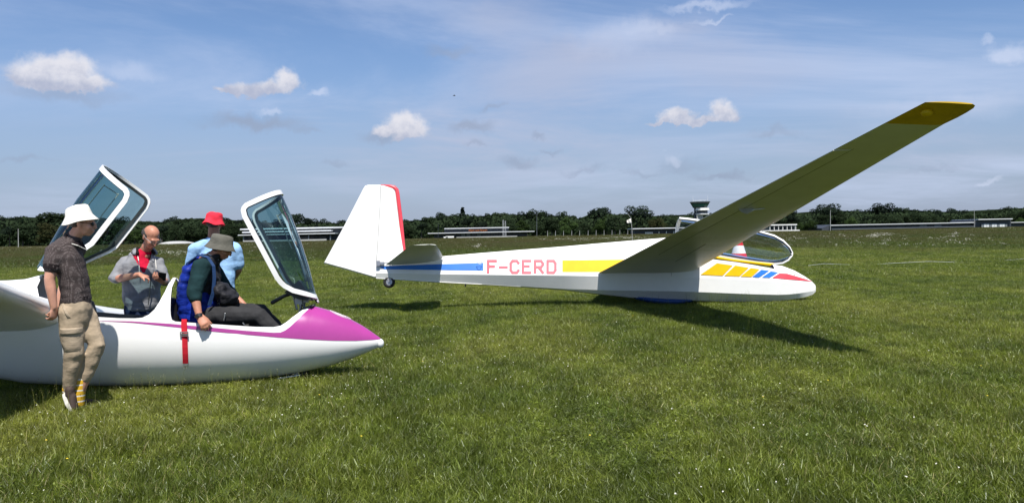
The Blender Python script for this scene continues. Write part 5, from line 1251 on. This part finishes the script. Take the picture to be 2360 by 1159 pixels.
# ================================================================ far side of the field
def leaf_mat(name, c1_, c2_):
    mm = bpy.data.materials.new(name); mm.use_nodes = True; nt = mm.node_tree; nt.nodes.clear(); q = NB(nt)
    g = q.n('ShaderNodeNewGeometry'); oi = q.n('ShaderNodeObjectInfo'); a = q.noise(g.outputs['Position'], .45, 3, .6)
    c = q.mix(q.ss(a, .35, .65), c1_, c2_); rnd = q.ss(oi.outputs['Random'], 0, 1, .72, 1.3)
    vm = q.n('ShaderNodeVectorMath', operation='SCALE'); q.put(vm.inputs[0], c); q.put(vm.inputs['Scale'], rnd)
    df = q.n('ShaderNodeBsdfDiffuse'); nt.links.new(vm.outputs[0], df.inputs[0]); tr = q.n('ShaderNodeBsdfTranslucent'); nt.links.new(vm.outputs[0], tr.inputs[0])
    ms = q.n('ShaderNodeMixShader'); ms.inputs[0].default_value = .35; nt.links.new(df.outputs[0], ms.inputs[1]); nt.links.new(tr.outputs[0], ms.inputs[2])
    o = q.n('ShaderNodeOutputMaterial'); nt.links.new(ms.outputs[0], o.inputs[0]); return mm
LM = {'oak': leaf_mat('oak_leaves', (.024, .038, .020), (.033, .050, .024)), 'pine': leaf_mat('pine_needles', (.018, .029, .020), (.024, .036, .023)),
      'light': leaf_mat('light_leaves', (.036, .060, .020), (.046, .074, .024)), 'brown': leaf_mat('brownish_leaves', (.050, .050, .022), (.040, .050, .022))}
BARK = mat('bark', (.06, .05, .04), .9)
def crown_mesh(name, kind, seed):
    r = np.random.default_rng(seed); V = []; F = []      # unit tree: height 1
    if kind == 'pine': cl = [(r.normal()*.10, r.normal()*.10, .80+r.normal()*.07, .15) for _ in range(7)]
    elif kind == 'spire': cl = [(r.normal()*.02, r.normal()*.02, z, .15*(1.05-z)+.02) for z in np.linspace(.25, .97, 12)]
    else:
        cl = [(0, 0, .55, .30)]
        for _ in range(15):
            a = r.uniform(0, 6.283); rad = r.uniform(.08, .30); z = r.uniform(.22, .86); cl.append((rad*math.cos(a)*(1.1-abs(z-.5)), rad*math.sin(a)*(1.1-abs(z-.5)), z, r.uniform(.10, .17)))
    for (x, y, z, rr_) in cl:
        n = int(90+1500*rr_*rr_*(3 if kind != 'spire' else 6))
        for k in range(n):
            d = r.normal(size=3); d /= np.linalg.norm(d); rad = rr_*(.72+.36*r.random()); c = Vector((x+d[0]*rad, y+d[1]*rad, z+d[2]*rad*.85))
            s_ = .015+.016*r.random(); nn = Vector((d[0]+r.normal()*.6, d[1]+r.normal()*.6, d[2]+.4+r.normal()*.6)).normalized(); a = nn.orthogonal().normalized(); bb = nn.cross(a); t = r.uniform(0, 6.28); a, bb = a*math.cos(t)+bb*math.sin(t), bb*math.cos(t)-a*math.sin(t)
            i = len(V); V += [c+a*s_, c+bb*s_*.7, c-a*s_, c-bb*s_*.7]; F.append((i, i+1, i+2, i+3))
    me = bpy.data.meshes.new(name); me.from_pydata([tuple(v) for v in V], [], F); me.update(); return me
def trunk_mesh(seed, tall):
    r = random.Random(seed); mb = MB(); h = .82 if tall else .6
    mb.tube([(0, 0, 0), (.01, 0, h*.4), (-.01, .01, h)], [.028, .020, .008], 6, cap=False)
    for k in range(5):
        a = r.uniform(0, 6.28); z = h*r.uniform(.45, .95); L = r.uniform(.1, .24); mb.tube([(0, 0, z), (L*math.cos(a), L*math.sin(a), z+L*.6)], [.010, .003], 4, cap=False)
    o = mb.build('trunk', BARK); me = o.data; bpy.data.objects.remove(o); return me
CM = {k: [crown_mesh('crown', {'oak': 'oak', 'light': 'oak', 'brown': 'oak'}.get(k, k), 100+i*7+hash_) for i in range(n)] for k, n, hash_ in (('oak', 5, 1), ('pine', 3, 2), ('light', 2, 3), ('brown', 1, 4), ('spire', 1, 5))}
for k, L in CM.items():
    for me in L: me.materials.append(LM['pine' if k == 'spire' else k])
TM = [trunk_mesh(1, False), trunk_mesh(2, True)]
def gz_at(px, D): return 0.0
def tree(kind, px, D, ytop, wide=1.0, label=None, group=None, name='tree'):
    base = P(px, 600, D); top = P(px, ytop, D); h = top.z; i = random.randrange(len(CM[kind]))
    o = empty(name, (base.x, D, 0), label, 'tree', group); o.rotation_euler.z = random.uniform(0, 6.28); o.scale = (h*wide*random.uniform(.85, 1.15), h*wide*random.uniform(.85, 1.15), h/.97)
    link('crown', CM[kind][i], o); link('trunk', TM[1 if kind in ('pine', 'spire') else 0], o); return o
prof = ([-150, 0, 30, 60, 80, 98, 115, 140, 200, 300, 350, 400, 440, 480, 540, 565, 600, 640, 665, 690, 715, 745, 775, 800, 900, 950, 980, 1005, 1030, 1090, 1110, 1140, 1190, 1210, 1240, 1270, 1300, 1320, 1345, 1370, 1400, 1430, 1448, 1475, 1495, 1540, 1590, 1680, 1800, 1830, 1880, 1900, 1950, 2030, 2100, 2170, 2210, 2280, 2310, 2360, 2500],
        [500, 498, 496, 494, 498, 509, 494, 490, 497, 503, 508, 501, 497, 496, 500, 506, 505, 508, 512, 507, 504, 505, 509, 503, 500, 503, 499, 496, 491, 488, 490, 487, 485, 484, 487, 492, 487, 492, 497, 480, 484, 486, 488, 488, 492, 490, 488, 486, 485, 484, 482, 477, 477, 482, 478, 482, 483, 481, 474, 471, 468])
def ptop(px): return interp(px, *prof)
kinds_lab = {'oak': 'dark green broadleaf tree in the wood beyond the airfield', 'pine': 'dark pine with a flat crown standing out of the wood', 'light': 'paler green young tree at the foot of the wood', 'brown': 'brownish green tree among the dark trees of the wood', 'spire': 'pointed conifer in the dark wood'}
grp_ = 'trees of the wood beyond the airfield'
ZN = [(40, 'at the far left edge'), (110, 'left of the man in the white hat'), (260, 'behind the raised rear canopy'), (400, 'between raised rear canopy and shelter'), (480, 'right of the bald man'), (560, 'just left of the raised front canopy'), (700, 'seen through the raised front canopy'), (800, 'between front canopy and white fin'), (940, 'hidden by the white fin'),
      (1060, 'left of the sign building'), (1180, 'above the sign building'), (1260, 'above the masts right of the sign building'), (1350, 'over the left of the post row'), (1450, 'over the right of the post row'), (1560, 'just right of the flag'), (1660, 'around the control tower'), (1880, 'behind the raised wing'),
      (2000, 'over the left of the long hangar'), (2120, 'over the middle of the long hangar'), (2240, 'over the right of the long hangar'), (2600, 'at the far right edge')]
KN = {'oak': 'dark broadleaf tree', 'pine': 'flat-topped dark pine', 'light': 'paler green young tree', 'brown': 'brownish green tree', 'spire': 'pointed conifer'}
def tlab(k, px, row): return KN[k]+(' on the skyline ' if row else ' in the front row ')+next(z for lim, z in ZN if px < lim or lim == 2600)
px = -80
while px < 2450:                        # skyline row
    k = 'pine' if random.random() < .28 else 'oak'
    yt = ptop(px)+random.uniform(-2.5, 5); tree(k, px, random.uniform(492, 515), yt, random.uniform(.9, 1.25) if k == 'oak' else 1.1, tlab(k, px, 1), grp_); px += random.uniform(20, 30)
px = -80
while px < 2450:                        # lower trees in front
    base_y = 541-0.0199*(px-1180)+5; yt = lerp(ptop(px), base_y, random.uniform(.15, .42)); k = random.choices(('oak', 'brown', 'light', 'pine'), (10, 1.5, 1.5, 2))[0]
    if 1180 < px < 1250 or True: tree(k, px, random.uniform(462, 484), yt, random.uniform(1.2, 1.6), tlab(k, px, 0), grp_)
    px += random.uniform(27, 40)
# single trees that can be told apart
for kind, px_, D, yt, wd, lab in (('pine', 681, 470, 492, 1.5, 'lone pine with a bare stem just right of the raised front canopy'), ('spire', 1069, 488, 480, 1.3, 'pointed conifer rising above the wood over the sign building'),
        ('light', 1303, 440, 516, 1.6, 'bright green round tree by the row of fence posts'), ('pine', 1388, 486, 477, 1.5, 'tall dark pine left of the flag, crown above the wood'), ('pine', 1468, 486, 475, 1.4, 'round-headed pine above the white flag'),
        ('oak', 128, 486, 487, 1.6, 'dark round tree left of the man in the white hat'), ('pine', 1902, 486, 471, 1.5, 'pine above the left end of the long hangar'), ('pine', 2039, 486, 469, 1.4, 'isolated round pine crown above the long hangar roof'),
        ('light', 1868, 440, 507, 1.6, 'bright green bushy tree at the left end of the long hangar'), ('light', 1846, 444, 512, 1.3, 'small pale green tree beside the pavilion terrace'), ('brown', 1515, 470, 500, 1.5, 'brownish round tree behind the low building'),
        ('light', 2350, 450, 500, 1.4, 'pale green tree over the right end of the hangar'), ('oak', 1235, 486, 481, 1.3, 'broad dark oak above the masts'), ('light', 1400, 486, 489, 1.2, 'lighter leafy tree at the skyline left of the flag')):
    tree(kind, px_, D, yt, wd, lab)
# undergrowth and the depth of the wood behind: one mass
ug = MB(); r = np.random.default_rng(77); V = []; F = []
for k in range(26000):
    px_ = r.uniform(-200, 2560); row = r.random(); D = 478+row*60; zt = P(px_, ptop(px_)+6, 500).z; z = zt*(r.random()**.8)*.88
    c = P(px_, 600, D); c = Vector((c.x, D-6*math.sqrt(max(0, 1-(z/zt)**2)), z)); s_ = .45+.7*r.random(); nn = Vector((r.normal()*.7, -.8+r.normal()*.5, .5+r.normal()*.6)).normalized(); a = nn.orthogonal().normalized(); bb = nn.cross(a)
    i = len(V); V += [c+a*s_, c+bb*s_*.8, c-a*s_, c-bb*s_*.8]; F.append((i, i+1, i+2, i+3))
ug.add(V, F); o_ = ug.build('undergrowth', LM['oak']); tag(o_, 'dark mass of leaves filling the wood between the trees', kind='stuff')
wl = MB(); r2 = [[P(px_, 600, 540).x for px_ in range(-260, 2640, 40)]][0]
rows_ = []
for z in (0, .35, .7, 1.0):
    rows_.append([Vector((x, 545-4*z+random.uniform(-2, 2), z*P(px_, ptop(px_)+4, 540).z*random.uniform(.88, .97))) for x, px_ in zip(r2, range(-260, 2640, 40))])
wl.grid(rows_); rows2 = [[p+Vector((0, 60, 0)) for p in rows_[-1]]]; wl.grid([rows_[-1], rows2[0]])
o_ = wl.build('wood', LM['oak']); tag(o_, 'dark interior of the far wood', kind='stuff')
bm2 = bmesh.new(); bm2.from_mesh(o_.data); bm2.free()

# buildings
W_DARK = mat('dark_cladding', (.035, .042, .055), .6, vary=.1, vscale=.4); W_GREY = mat('grey_panel', (.16, .18, .20), .6, vary=.08, vscale=.5); W_ROOF = mat('pale_roof_edge', (.62, .64, .66), .5, vary=.06, vscale=.5)
W_WHITE = mat('white_render', (.72, .72, .70), .7, vary=.05, vscale=.5); W_GLASS = mat('dark_window', (.02, .03, .04), .12); W_CONC = mat('concrete', (.38, .38, .37), .8, vary=.08, vscale=.5); W_TEAL = mat('green_cab_glass', (.02, .09, .085), .12)
def facade(name, root, px0, px1, y0a, y0b, y1a, y1b, D, depth, m_, proud=0.0):     # a block whose front fills the quad px0..px1, top y0a..y0b, bottom y1a..y1b
    a = P(px0, y0a, D-proud); c = P(px1, y0b, D-proud); d = P(px1, y1b, D-proud); e = P(px0, y1a, D-proud); zt = (a.z+c.z)/2; zb = max(0, (d.z+e.z)/2)
    mb = MB(); mb.box(((a.x+c.x)/2, D-proud+depth/2, (zt+zb)/2), ((c.x-a.x)/2, depth/2, (zt-zb)/2)); o = mb.build(name, m_, root, world=True); return o
def building(label, px0, px1, D, cat='building', name='building'):
    return empty(name, (P((px0+px1)/2, 560, D).x, D, 0), label, cat)
def yl(px, y, slope=-.0199): return lambda q: y+slope*(q-px)
# 1 long layered terminal seen through the front canopy
D1 = 400; b1 = building('long low terminal with three stacked pale roof edges behind the front canopy', 548, 790, D1)
f = yl(690, 524.5, -.012)
facade('wall', b1, 560, 786, f(560)+3, f(786)+3, 562, 558, D1, 20, W_DARK)
facade('roof', b1, 553, 792, f(553), f(792), f(553)+3.2, f(792)+3.2, D1, 24, W_ROOF, 2)
facade('roof', b1, 558, 763, f(558)+7.2, f(763)+7.2, f(558)+10, f(763)+10, D1, 6, W_ROOF, 5)
facade('roof', b1, 548, 772, f(548)+14, f(772)+14, f(548)+16, f(772)+16, D1, 9, W_ROOF, 8)
for q_ in range(9): facade('window', b1, 572+q_*20.5, 588+q_*20.5, 545.5, 545.5, 552, 552, D1, 1, W_GLASS, .4)
for q_ in range(5): facade('column', b1, 560+q_*50, 562+q_*50, f(560)+16, f(560)+16, 558, 558, D1, 1, W_GREY, 7)
facade('terrace_wall', b1, 560, 752, 553.5, 551.5, 559, 557, D1, 1, W_CONC, 9)
# 2 terminal with the orange sign
D2 = 410; b2 = building('dark terminal with orange sign and two long thin pale roofs', 985, 1232, D2)
f = yl(1100, 525.5); g_ = yl(1100, 535.6)
facade('wall', b2, 1024, 1172, f(1024)+2, f(1172)+2, 541, 537, D2, 14, W_DARK); facade('wall', b2, 1000, 1215, g_(1000)+2, g_(1215)+2, 556, 550, D2, 16, W_DARK, .5)
facade('roof', b2, 1024, 1173, f(1024)-.9, f(1173)-.9, f(1024)+.9, f(1173)+.9, D2, 18, W_ROOF, 2.5); facade('roof', b2, 986, 1232, g_(986)-.8, g_(1232)-.8, g_(986)+.9, g_(1232)+.9, D2, 22, W_ROOF, 5)
for q_ in range(9): facade('window', b2, 1063+q_*12, 1072+q_*12, 538.5, 538.5, 546, 546, D2, .6, W_GREY if q_ in (0, 1, 3) else W_GLASS, .9)
facade('low_wall', b2, 1052, 1192, 546, 543.5, 552, 549, D2, .8, W_CONC, 14)
fc_ = bpy.data.curves.new('sign', 'FONT'); fc_.body = 'Angers Loire Aéroport'; fc_.align_x = 'CENTER'; fc_.align_y = 'CENTER'; fc_.size = 1.0; fc_.extrude = .03; fc_.offset = .012
so = bpy.data.objects.new('sign', fc_); COL.objects.link(so); dg = bpy.context.evaluated_depsgraph_get(); sm_ = bpy.data.meshes.new_from_object(so.evaluated_get(dg)); bpy.data.objects.remove(so)
wsz = max(v.co.x for v in sm_.vertices)-min(v.co.x for v in sm_.vertices); k = (P(1123, 530, D2).x-P(1080, 530, D2).x)/wsz
for v in sm_.vertices: v.co *= k; v.co.y *= 1.45
sm_.materials.clear(); sm_.materials.append(mat('orange_sign', (.85, .25, .06), .5)); so = link('sign', sm_, b2); so.matrix_basis = Matrix.Translation(P(1101.5, 530.8, D2-.6)) @ Matrix.Rotation(R(90), 4, 'X'); so.matrix_parent_inverse = wmat(b2).inverted()
# 3 low building with white windows left of the canopy frame
D3 = 400; b3 = building('low dark building with small white windows right of the flag', 1458, 1640, D3); f = yl(1500, 526.5)
facade('wall', b3, 1462, 1640, f(1462)+1, f(1640)+1, 545, 541, D3, 14, W_DARK); facade('roof', b3, 1458, 1645, f(1458)-1, f(1645)-1, f(1458)+1, f(1645)+1, D3, 18, W_ROOF, 3)
for q_ in range(4): facade('window', b3, 1487+q_*4.6, 1490.8+q_*4.6, 535, 535, 539.5, 539.5, D3, .5, W_WHITE, .6)
for q_ in range(4): facade('column', b3, 1518+q_*17, 1519.5+q_*17, 533, 533, 542, 542, D3, .5, W_WHITE, 1)
# 4 pavilion with terrace
D4 = 400; b4 = building('white pavilion with an open terrace just right of the raised wing', 1762, 1843, D4); f = yl(1810, 517)
facade('roof', b4, 1770, 1837, f(1770)-.2, f(1837)-.2, f(1770)+2.4, f(1837)+2.4, D4, 14, W_WHITE, 3)
facade('wall', b4, 1772, 1833, f(1772)+2, f(1833)+2, 536, 534, D4, 10, W_GREY)
for q_ in range(6): facade('window', b4, 1776+q_*9.5, 1782+q_*9.5, 522, 522, 530.5, 530.5, D4, .5, W_GLASS, .5)
for q_ in range(7): facade('column', b4, 1774+q_*9.9, 1775.2+q_*9.9, 519, 519, 533, 533, D4, .4, W_WHITE, 2.6)
facade('terrace_wall', b4, 1758, 1843, 531, 529.4, 535.5, 534, D4, .8, W_WHITE, 5)
# 5 long hangar on the right
D5 = 430; b5 = building('very long low dark hangar with thin pale roof line at right', 1894, 2360, D5); f = yl(2080, 516, -.011)
facade('wall', b5, 1915, 2246, f(1915)+1, f(2246)+1, 533, 526, D5, 22, W_DARK); facade('roof', b5, 1915, 2246, f(1915)-.8, f(2246)-.8, f(1915)+.9, f(2246)+.9, D5, 24, W_ROOF, 2)
facade('low_band', b5, 1917, 2245, f(1917)+8.6, f(2245)+8.6, f(1917)+9.8, f(2245)+9.8, D5, 1, W_GREY, 3)
facade('wall', b5, 2246, 2330, 507, 505, 527, 525, D5, 24, W_DARK, 2); facade('roof', b5, 2255, 2334, 505, 503.4, 506.8, 505.4, D5, 26, W_ROOF, 4)
for q_ in range(10): facade('door_panel', b5, 2262+q_*6, 2267.4+q_*6, 516, 516, 525, 525, D5, .5, W_ROOF if q_ % 3 else W_GREY, 2.6)
for q_ in range(8): facade('window', b5, 1950+q_*34, 1966+q_*34, f(1950+q_*34)+3.4, f(1950+q_*34)+3.4, f(1950+q_*34)+6.6, f(1950+q_*34)+6.6, D5, .5, W_GREY if q_ in (5, 6) else W_GLASS, .4)
facade('wall', b5, 2330, 2560, 513, 509, 525, 521, D5, 20, W_DARK); facade('roof', b5, 2328, 2560, 512, 507.5, 513.4, 508.9, D5, 22, W_ROOF, 2)
mb = MB(); a = P(1894, 526, D5); c = P(1915, f(1915), D5); e = P(1915, 535, D5); dd = Vector((0, 20, 0)); V = [Vector((a.x, a.y, 0)), a, c, Vector((c.x, c.y, 0))]; mb.add(V+[v+dd for v in V], [(0, 1, 2, 3), (4, 5, 6, 7), (0, 1, 5, 4), (1, 2, 6, 5), (2, 3, 7, 6)]); mb.build('sloping_end', W_DARK, b5, world=True)
mb = MB(); a = P(2222, f(2222)+1, D5-1); c = P(2256, 505.5, D5-1); V = [a, c, Vector((c.x, c.y, a.z))]; mb.add(V+[v+dd for v in V], [(0, 1, 2), (3, 4, 5), (0, 1, 4, 3)]); mb.build('sloping_end', W_DARK, b5, world=True)
# 6 pale rounded shelter on the left
D6 = 300; b6 = building('pale rounded tunnel roof at the field edge left of the seated man', 358, 440, D6, 'shelter', 'shelter'); x0 = P(358, 565, D6).x; x1 = P(440, 565, D6).x; zt = P(395, 556, D6).z
mb = MB(); mb.grid([[Vector((lerp(x0, x1, i/16), D6+6-6*math.cos(a), max(0.0, zt*(1-abs(2*i/16-.85)**3.2)*math.sin(a)**.5))) for i in range(17)] for a in [math.pi*j/10 for j in range(11)]]); mb.build('roof', W_CONC, b6, smooth=True, world=True)
# 7 control tower
DT = 440; tw_ = building('airport control tower with dark glazed cab and white balconies above the trees', 1592, 1636, DT, 'control tower', 'control_tower')
ct_ = P(1613.5, 500, DT); def_r = lambda px_w: px_w/2/FPX*DT
def zt_(y): return P(1613.5, y, DT).z
def prism(name, y0, y1, w0, w1, m_, n=8, dx=0.0, rot=R(22.5)):
    mb = MB(); cx = P(1613.5+dx, 500, DT).x; r0 = def_r(w0)/math.cos(math.pi/n); r1 = def_r(w1)/math.cos(math.pi/n)
    mb.grid([[Vector((cx+r_*math.cos(rot+2*math.pi*k/n), DT+r_*math.sin(rot+2*math.pi*k/n), z)) for k in range(n)] for r_, z in ((r1, zt_(y1) if y1 < 545 else 0), (r0, zt_(y0)))], close=True)
    mb.F.append(tuple(range(n))); mb.M.append(0); mb.F.append(tuple(range(n, 2*n))); mb.M.append(0); return mb.build(name, m_, tw_, world=True)
prism('roof', 465.2, 468.0, 44.5, 40, W_GREY); prism('cab_wall', 468.0, 479.2, 39, 27, W_DARK); prism('cab_window', 470.2, 477.2, 38.6, 30.4, W_TEAL)
for k in range(8):
    a = R(22.5)+2*math.pi*k/8; mb = MB(); cx = P(1613.5, 500, DT).x; r0 = def_r(39.4)/math.cos(math.pi/8); r1 = def_r(28)/math.cos(math.pi/8)
    mb.tube([(cx+r1*math.cos(a), DT+r1*math.sin(a), zt_(479)), (cx+r0*math.cos(a), DT+r0*math.sin(a), zt_(468))], .12, 5); mb.build('mullion', W_DARK, tw_, world=True)
prism('balcony', 479.4, 484.2, 30, 30, W_WHITE, dx=4.5); prism('balcony_floor', 484.2, 485.2, 34, 34, W_WHITE, dx=4); prism('storey', 485.2, 493, 24, 24, W_GREY, dx=4); prism('storey_window', 486.5, 490.5, 24.8, 24.8, W_GLASS, dx=4)
prism('balcony_floor', 493, 494.6, 30, 30, W_WHITE, dx=4.5); prism('shaft', 494.6, 560, 14.5, 14.5, W_CONC, 4, -2, R(45)); prism('lift_shaft', 479.4, 560, 3.6, 3.6, W_DARK, 4, -11.5, R(45))
rl = MB(); cx = P(1613.5, 500, DT).x; rr_ = def_r(36)
ring_ = [Vector((cx+rr_*math.cos(2*math.pi*k/8+R(22.5)), DT+rr_*math.sin(2*math.pi*k/8+R(22.5)), zt_(462))) for k in range(9)]
for k in range(8): rl.bar(ring_[k], ring_[k+1], .06); rl.bar(ring_[k], Vector((ring_[k].x, ring_[k].y, zt_(465))), .06)
rl.build('roof_railing', W_ROOF, tw_, world=True)
for x_, y_ in ((1597, 452), (1631, 450)):
    mb = MB(); a = P(x_, y_, DT); mb.bar(Vector((a.x, DT, zt_(465))), a, .09, 5, .05); mb.build('antenna', W_ROOF, tw_, world=True)
# masts, posts, flag, van, cone, rope, bird
def pole(px_, ytop, D, r_, label, m_=W_CONC, px_top=None, cat='pole', name='pole', group=None):
    t = P(px_top or px_, ytop, D); bx = P(px_, 560, D).x; mb = MB(); mb.bar((bx, D, 0), t, r_, 6, r_*.6); o = mb.build(name, m_); tag(o, label, cat, group); return o
pole(42, 527, 330, .16, 'thin pale pole at the far left edge of the field'); pole(1914, 484, 350, .14, 'tall thin pale pole at the left end of the long hangar')
pole(2245.6, 481, 420, .12, 'thin pole rising behind the right part of the hangar'); pole(1237.4, 492, 400, .10, 'slim dark mast against the trees right of the sign building', W_GREY)
pole(1010, 514, 380, .10, 'slim dark mast left of the orange sign', W_DARK); 
for px_, yy_, lab in ((1159.5, 507, 'left one of the twin lattice masts by the sign building'), (1164.5, 509, 'right one of the twin lattice masts by the sign building')):
    t = P(px_, yy_, 380); mb = MB(); x = t.x; w_ = .28
    for sx_ in (-w_, w_): mb.bar((x+sx_, 380, 0), (x+sx_*.5, 380, t.z), .05, 4)
    for k in range(12): mb.bar((x-w_, 380, t.z*k/12), (x+w_, 380, t.z*(k+1)/12), .03, 4)
    tag(mb.build('mast', W_ROOF), lab, 'mast')
for k, px_ in enumerate((1262, 1280.3, 1298.8, 1317.8, 1336, 1355.5, 1374, 1392.3, 1410.6, 1428.6, 1447)):
    pole(px_, 532-.012*(px_-1262), 330, .11, ('leftmost', 'second', 'third', 'fourth', 'fifth', 'sixth', 'seventh', 'eighth', 'ninth', 'tenth', 'rightmost')[k]+' pale post'+('' if k in (0, 10) else ' from the left')+' in the row under the trees', W_CONC, cat='post', name='fence_post', group='row of pale posts at the field edge')
fl_ = empty('flag', tuple(G(1457.5, 556)), 'white flag on a thin bent pole standing in the far grass', 'flag'); DF = 95; fl_.location = (P(1457.5, 552, DF).x, DF, 0)
mb = MB(); mb.tube([(P(1457.5, 552, DF).x, DF, 0), P(1456.5, 530, DF), P(1454.5, 503, DF), P(1447, 493, DF)], [.035, .03, .025, .015], 6); mb.build('flag_pole', W_CONC, fl_, world=True)
mb = MB(); A_ = [P(x, y, DF) for x, y in ((1455, 503), (1455.5, 515.5), (1445, 514.5), (1444.5, 508))]; rows_ = [[lerp(lerp(A_[0], A_[3], i/6), lerp(A_[1], A_[2], i/6), j/4)+Vector((0, .06*math.sin(i*1.4+j), 0)) for j in range(5)] for i in range(7)]; mb.grid(rows_); o_ = mb.build('flag_cloth', C_white, fl_, smooth=True, world=True); sd_ = o_.modifiers.new('t', 'SOLIDIFY'); sd_.thickness = .01
vn = empty('van', (P(1035, 550, 372).x, 372, 0), 'small white van parked in front of the building with the orange sign', 'van'); vx = P(1035, 550, 372).x; zt = P(1035, 545, 372).z
def vanbox(name, c, h, m_): mb = MB(); mb.box(c, h); o = mb.build(name, m_, vn, world=True); bv = o.modifiers.new('b', 'BEVEL'); bv.width = min(h)*.4; bv.segments = 2
vanbox('body', (vx+.4, 372, (zt+.35)/2+.1), (1.9, .9, (zt-.35)/2), W_WHITE); vanbox('bonnet', (vx-1.9, 372, .75), (.6, .85, .35), W_WHITE); vanbox('side_window', (vx-.9, 371.08, zt*.72), (.45, .03, .25), W_GLASS)
for q in (-1.6, 1.5):
    mb = MB(); mb.tube([(vx+q, 371.1, .33), (vx+q, 371.35, .33)], .33, 14, cap=False); mb.build('wheel', M['rubber'], vn, world=True)
YK = 21.0; kx = P(1703, 600, YK); cone_ = empty('traffic_cone', (kx.x, YK, 0), 'orange red traffic cone with white band behind the open cockpit of the far glider', 'traffic cone')
C_or = mat('orange_plastic', (.80, .16, .05), .5); C_rd = mat('red_reflective', (.70, .02, .04), .4); C_wr = mat('white_reflective', (.8, .8, .8), .4)
def cring(name, z0, z1, m_):
    def rad(z): return lerp(.43, .06, z/1.25)
    mb = MB(); mb.tube([(kx.x, YK, z0), (kx.x, YK, z1)], [rad(z0)+(.003 if m_ is not C_or else 0), rad(z1)+(.003 if m_ is not C_or else 0)], 20, cap=False); mb.build(name, m_, cone_, smooth=True, world=True, auto=40)
zc = lambda y: P(1697, y, YK).z
cring('cone', 0.03, 1.25, C_or); cring('white_band', zc(584), zc(566), C_wr); cring('red_band', zc(600), zc(584.5), C_rd); cring('red_band', zc(565.5), zc(557), C_rd)
mb = MB(); mb.box((kx.x, YK, .02), (.5, .5, .02)); mb.build('base', C_or, cone_, world=True)
rp_ = MB(); pr = [(1862, 615.5), (1900, 614), (1980, 611.5), (2060, 610), (2140, 608.5), (2230, 606), (2300, 604.5), (2362, 602.5), (2460, 600)]
rp_.tube([G(x, y)+Vector((0, 0, .06+.05*math.sin(i*2.1))) for i, (x, y) in enumerate(pr)], .0045, 6); tag(rp_.build('tow_rope', W_ROOF, smooth=True), 'thin pale tow rope lying across the grass at right', 'rope')
bd_ = MB(); c = P(1047, 221, 90); bd_.tube([c+Vector((-.16, 0, 0)), c, c+Vector((.12, 0, 0))], [.02, .05, .03], 8); bd_.add([c+Vector((-.05, 0, .02)), c+Vector((.06, 0, .02)), c+Vector((.0, -.28, .10)), c+Vector((-.03, .28, .08))], [(0, 1, 2), (0, 1, 3)]); tag(bd_.build('bird', M['black']), 'tiny dark bird high in the sky over the fin', 'bird')
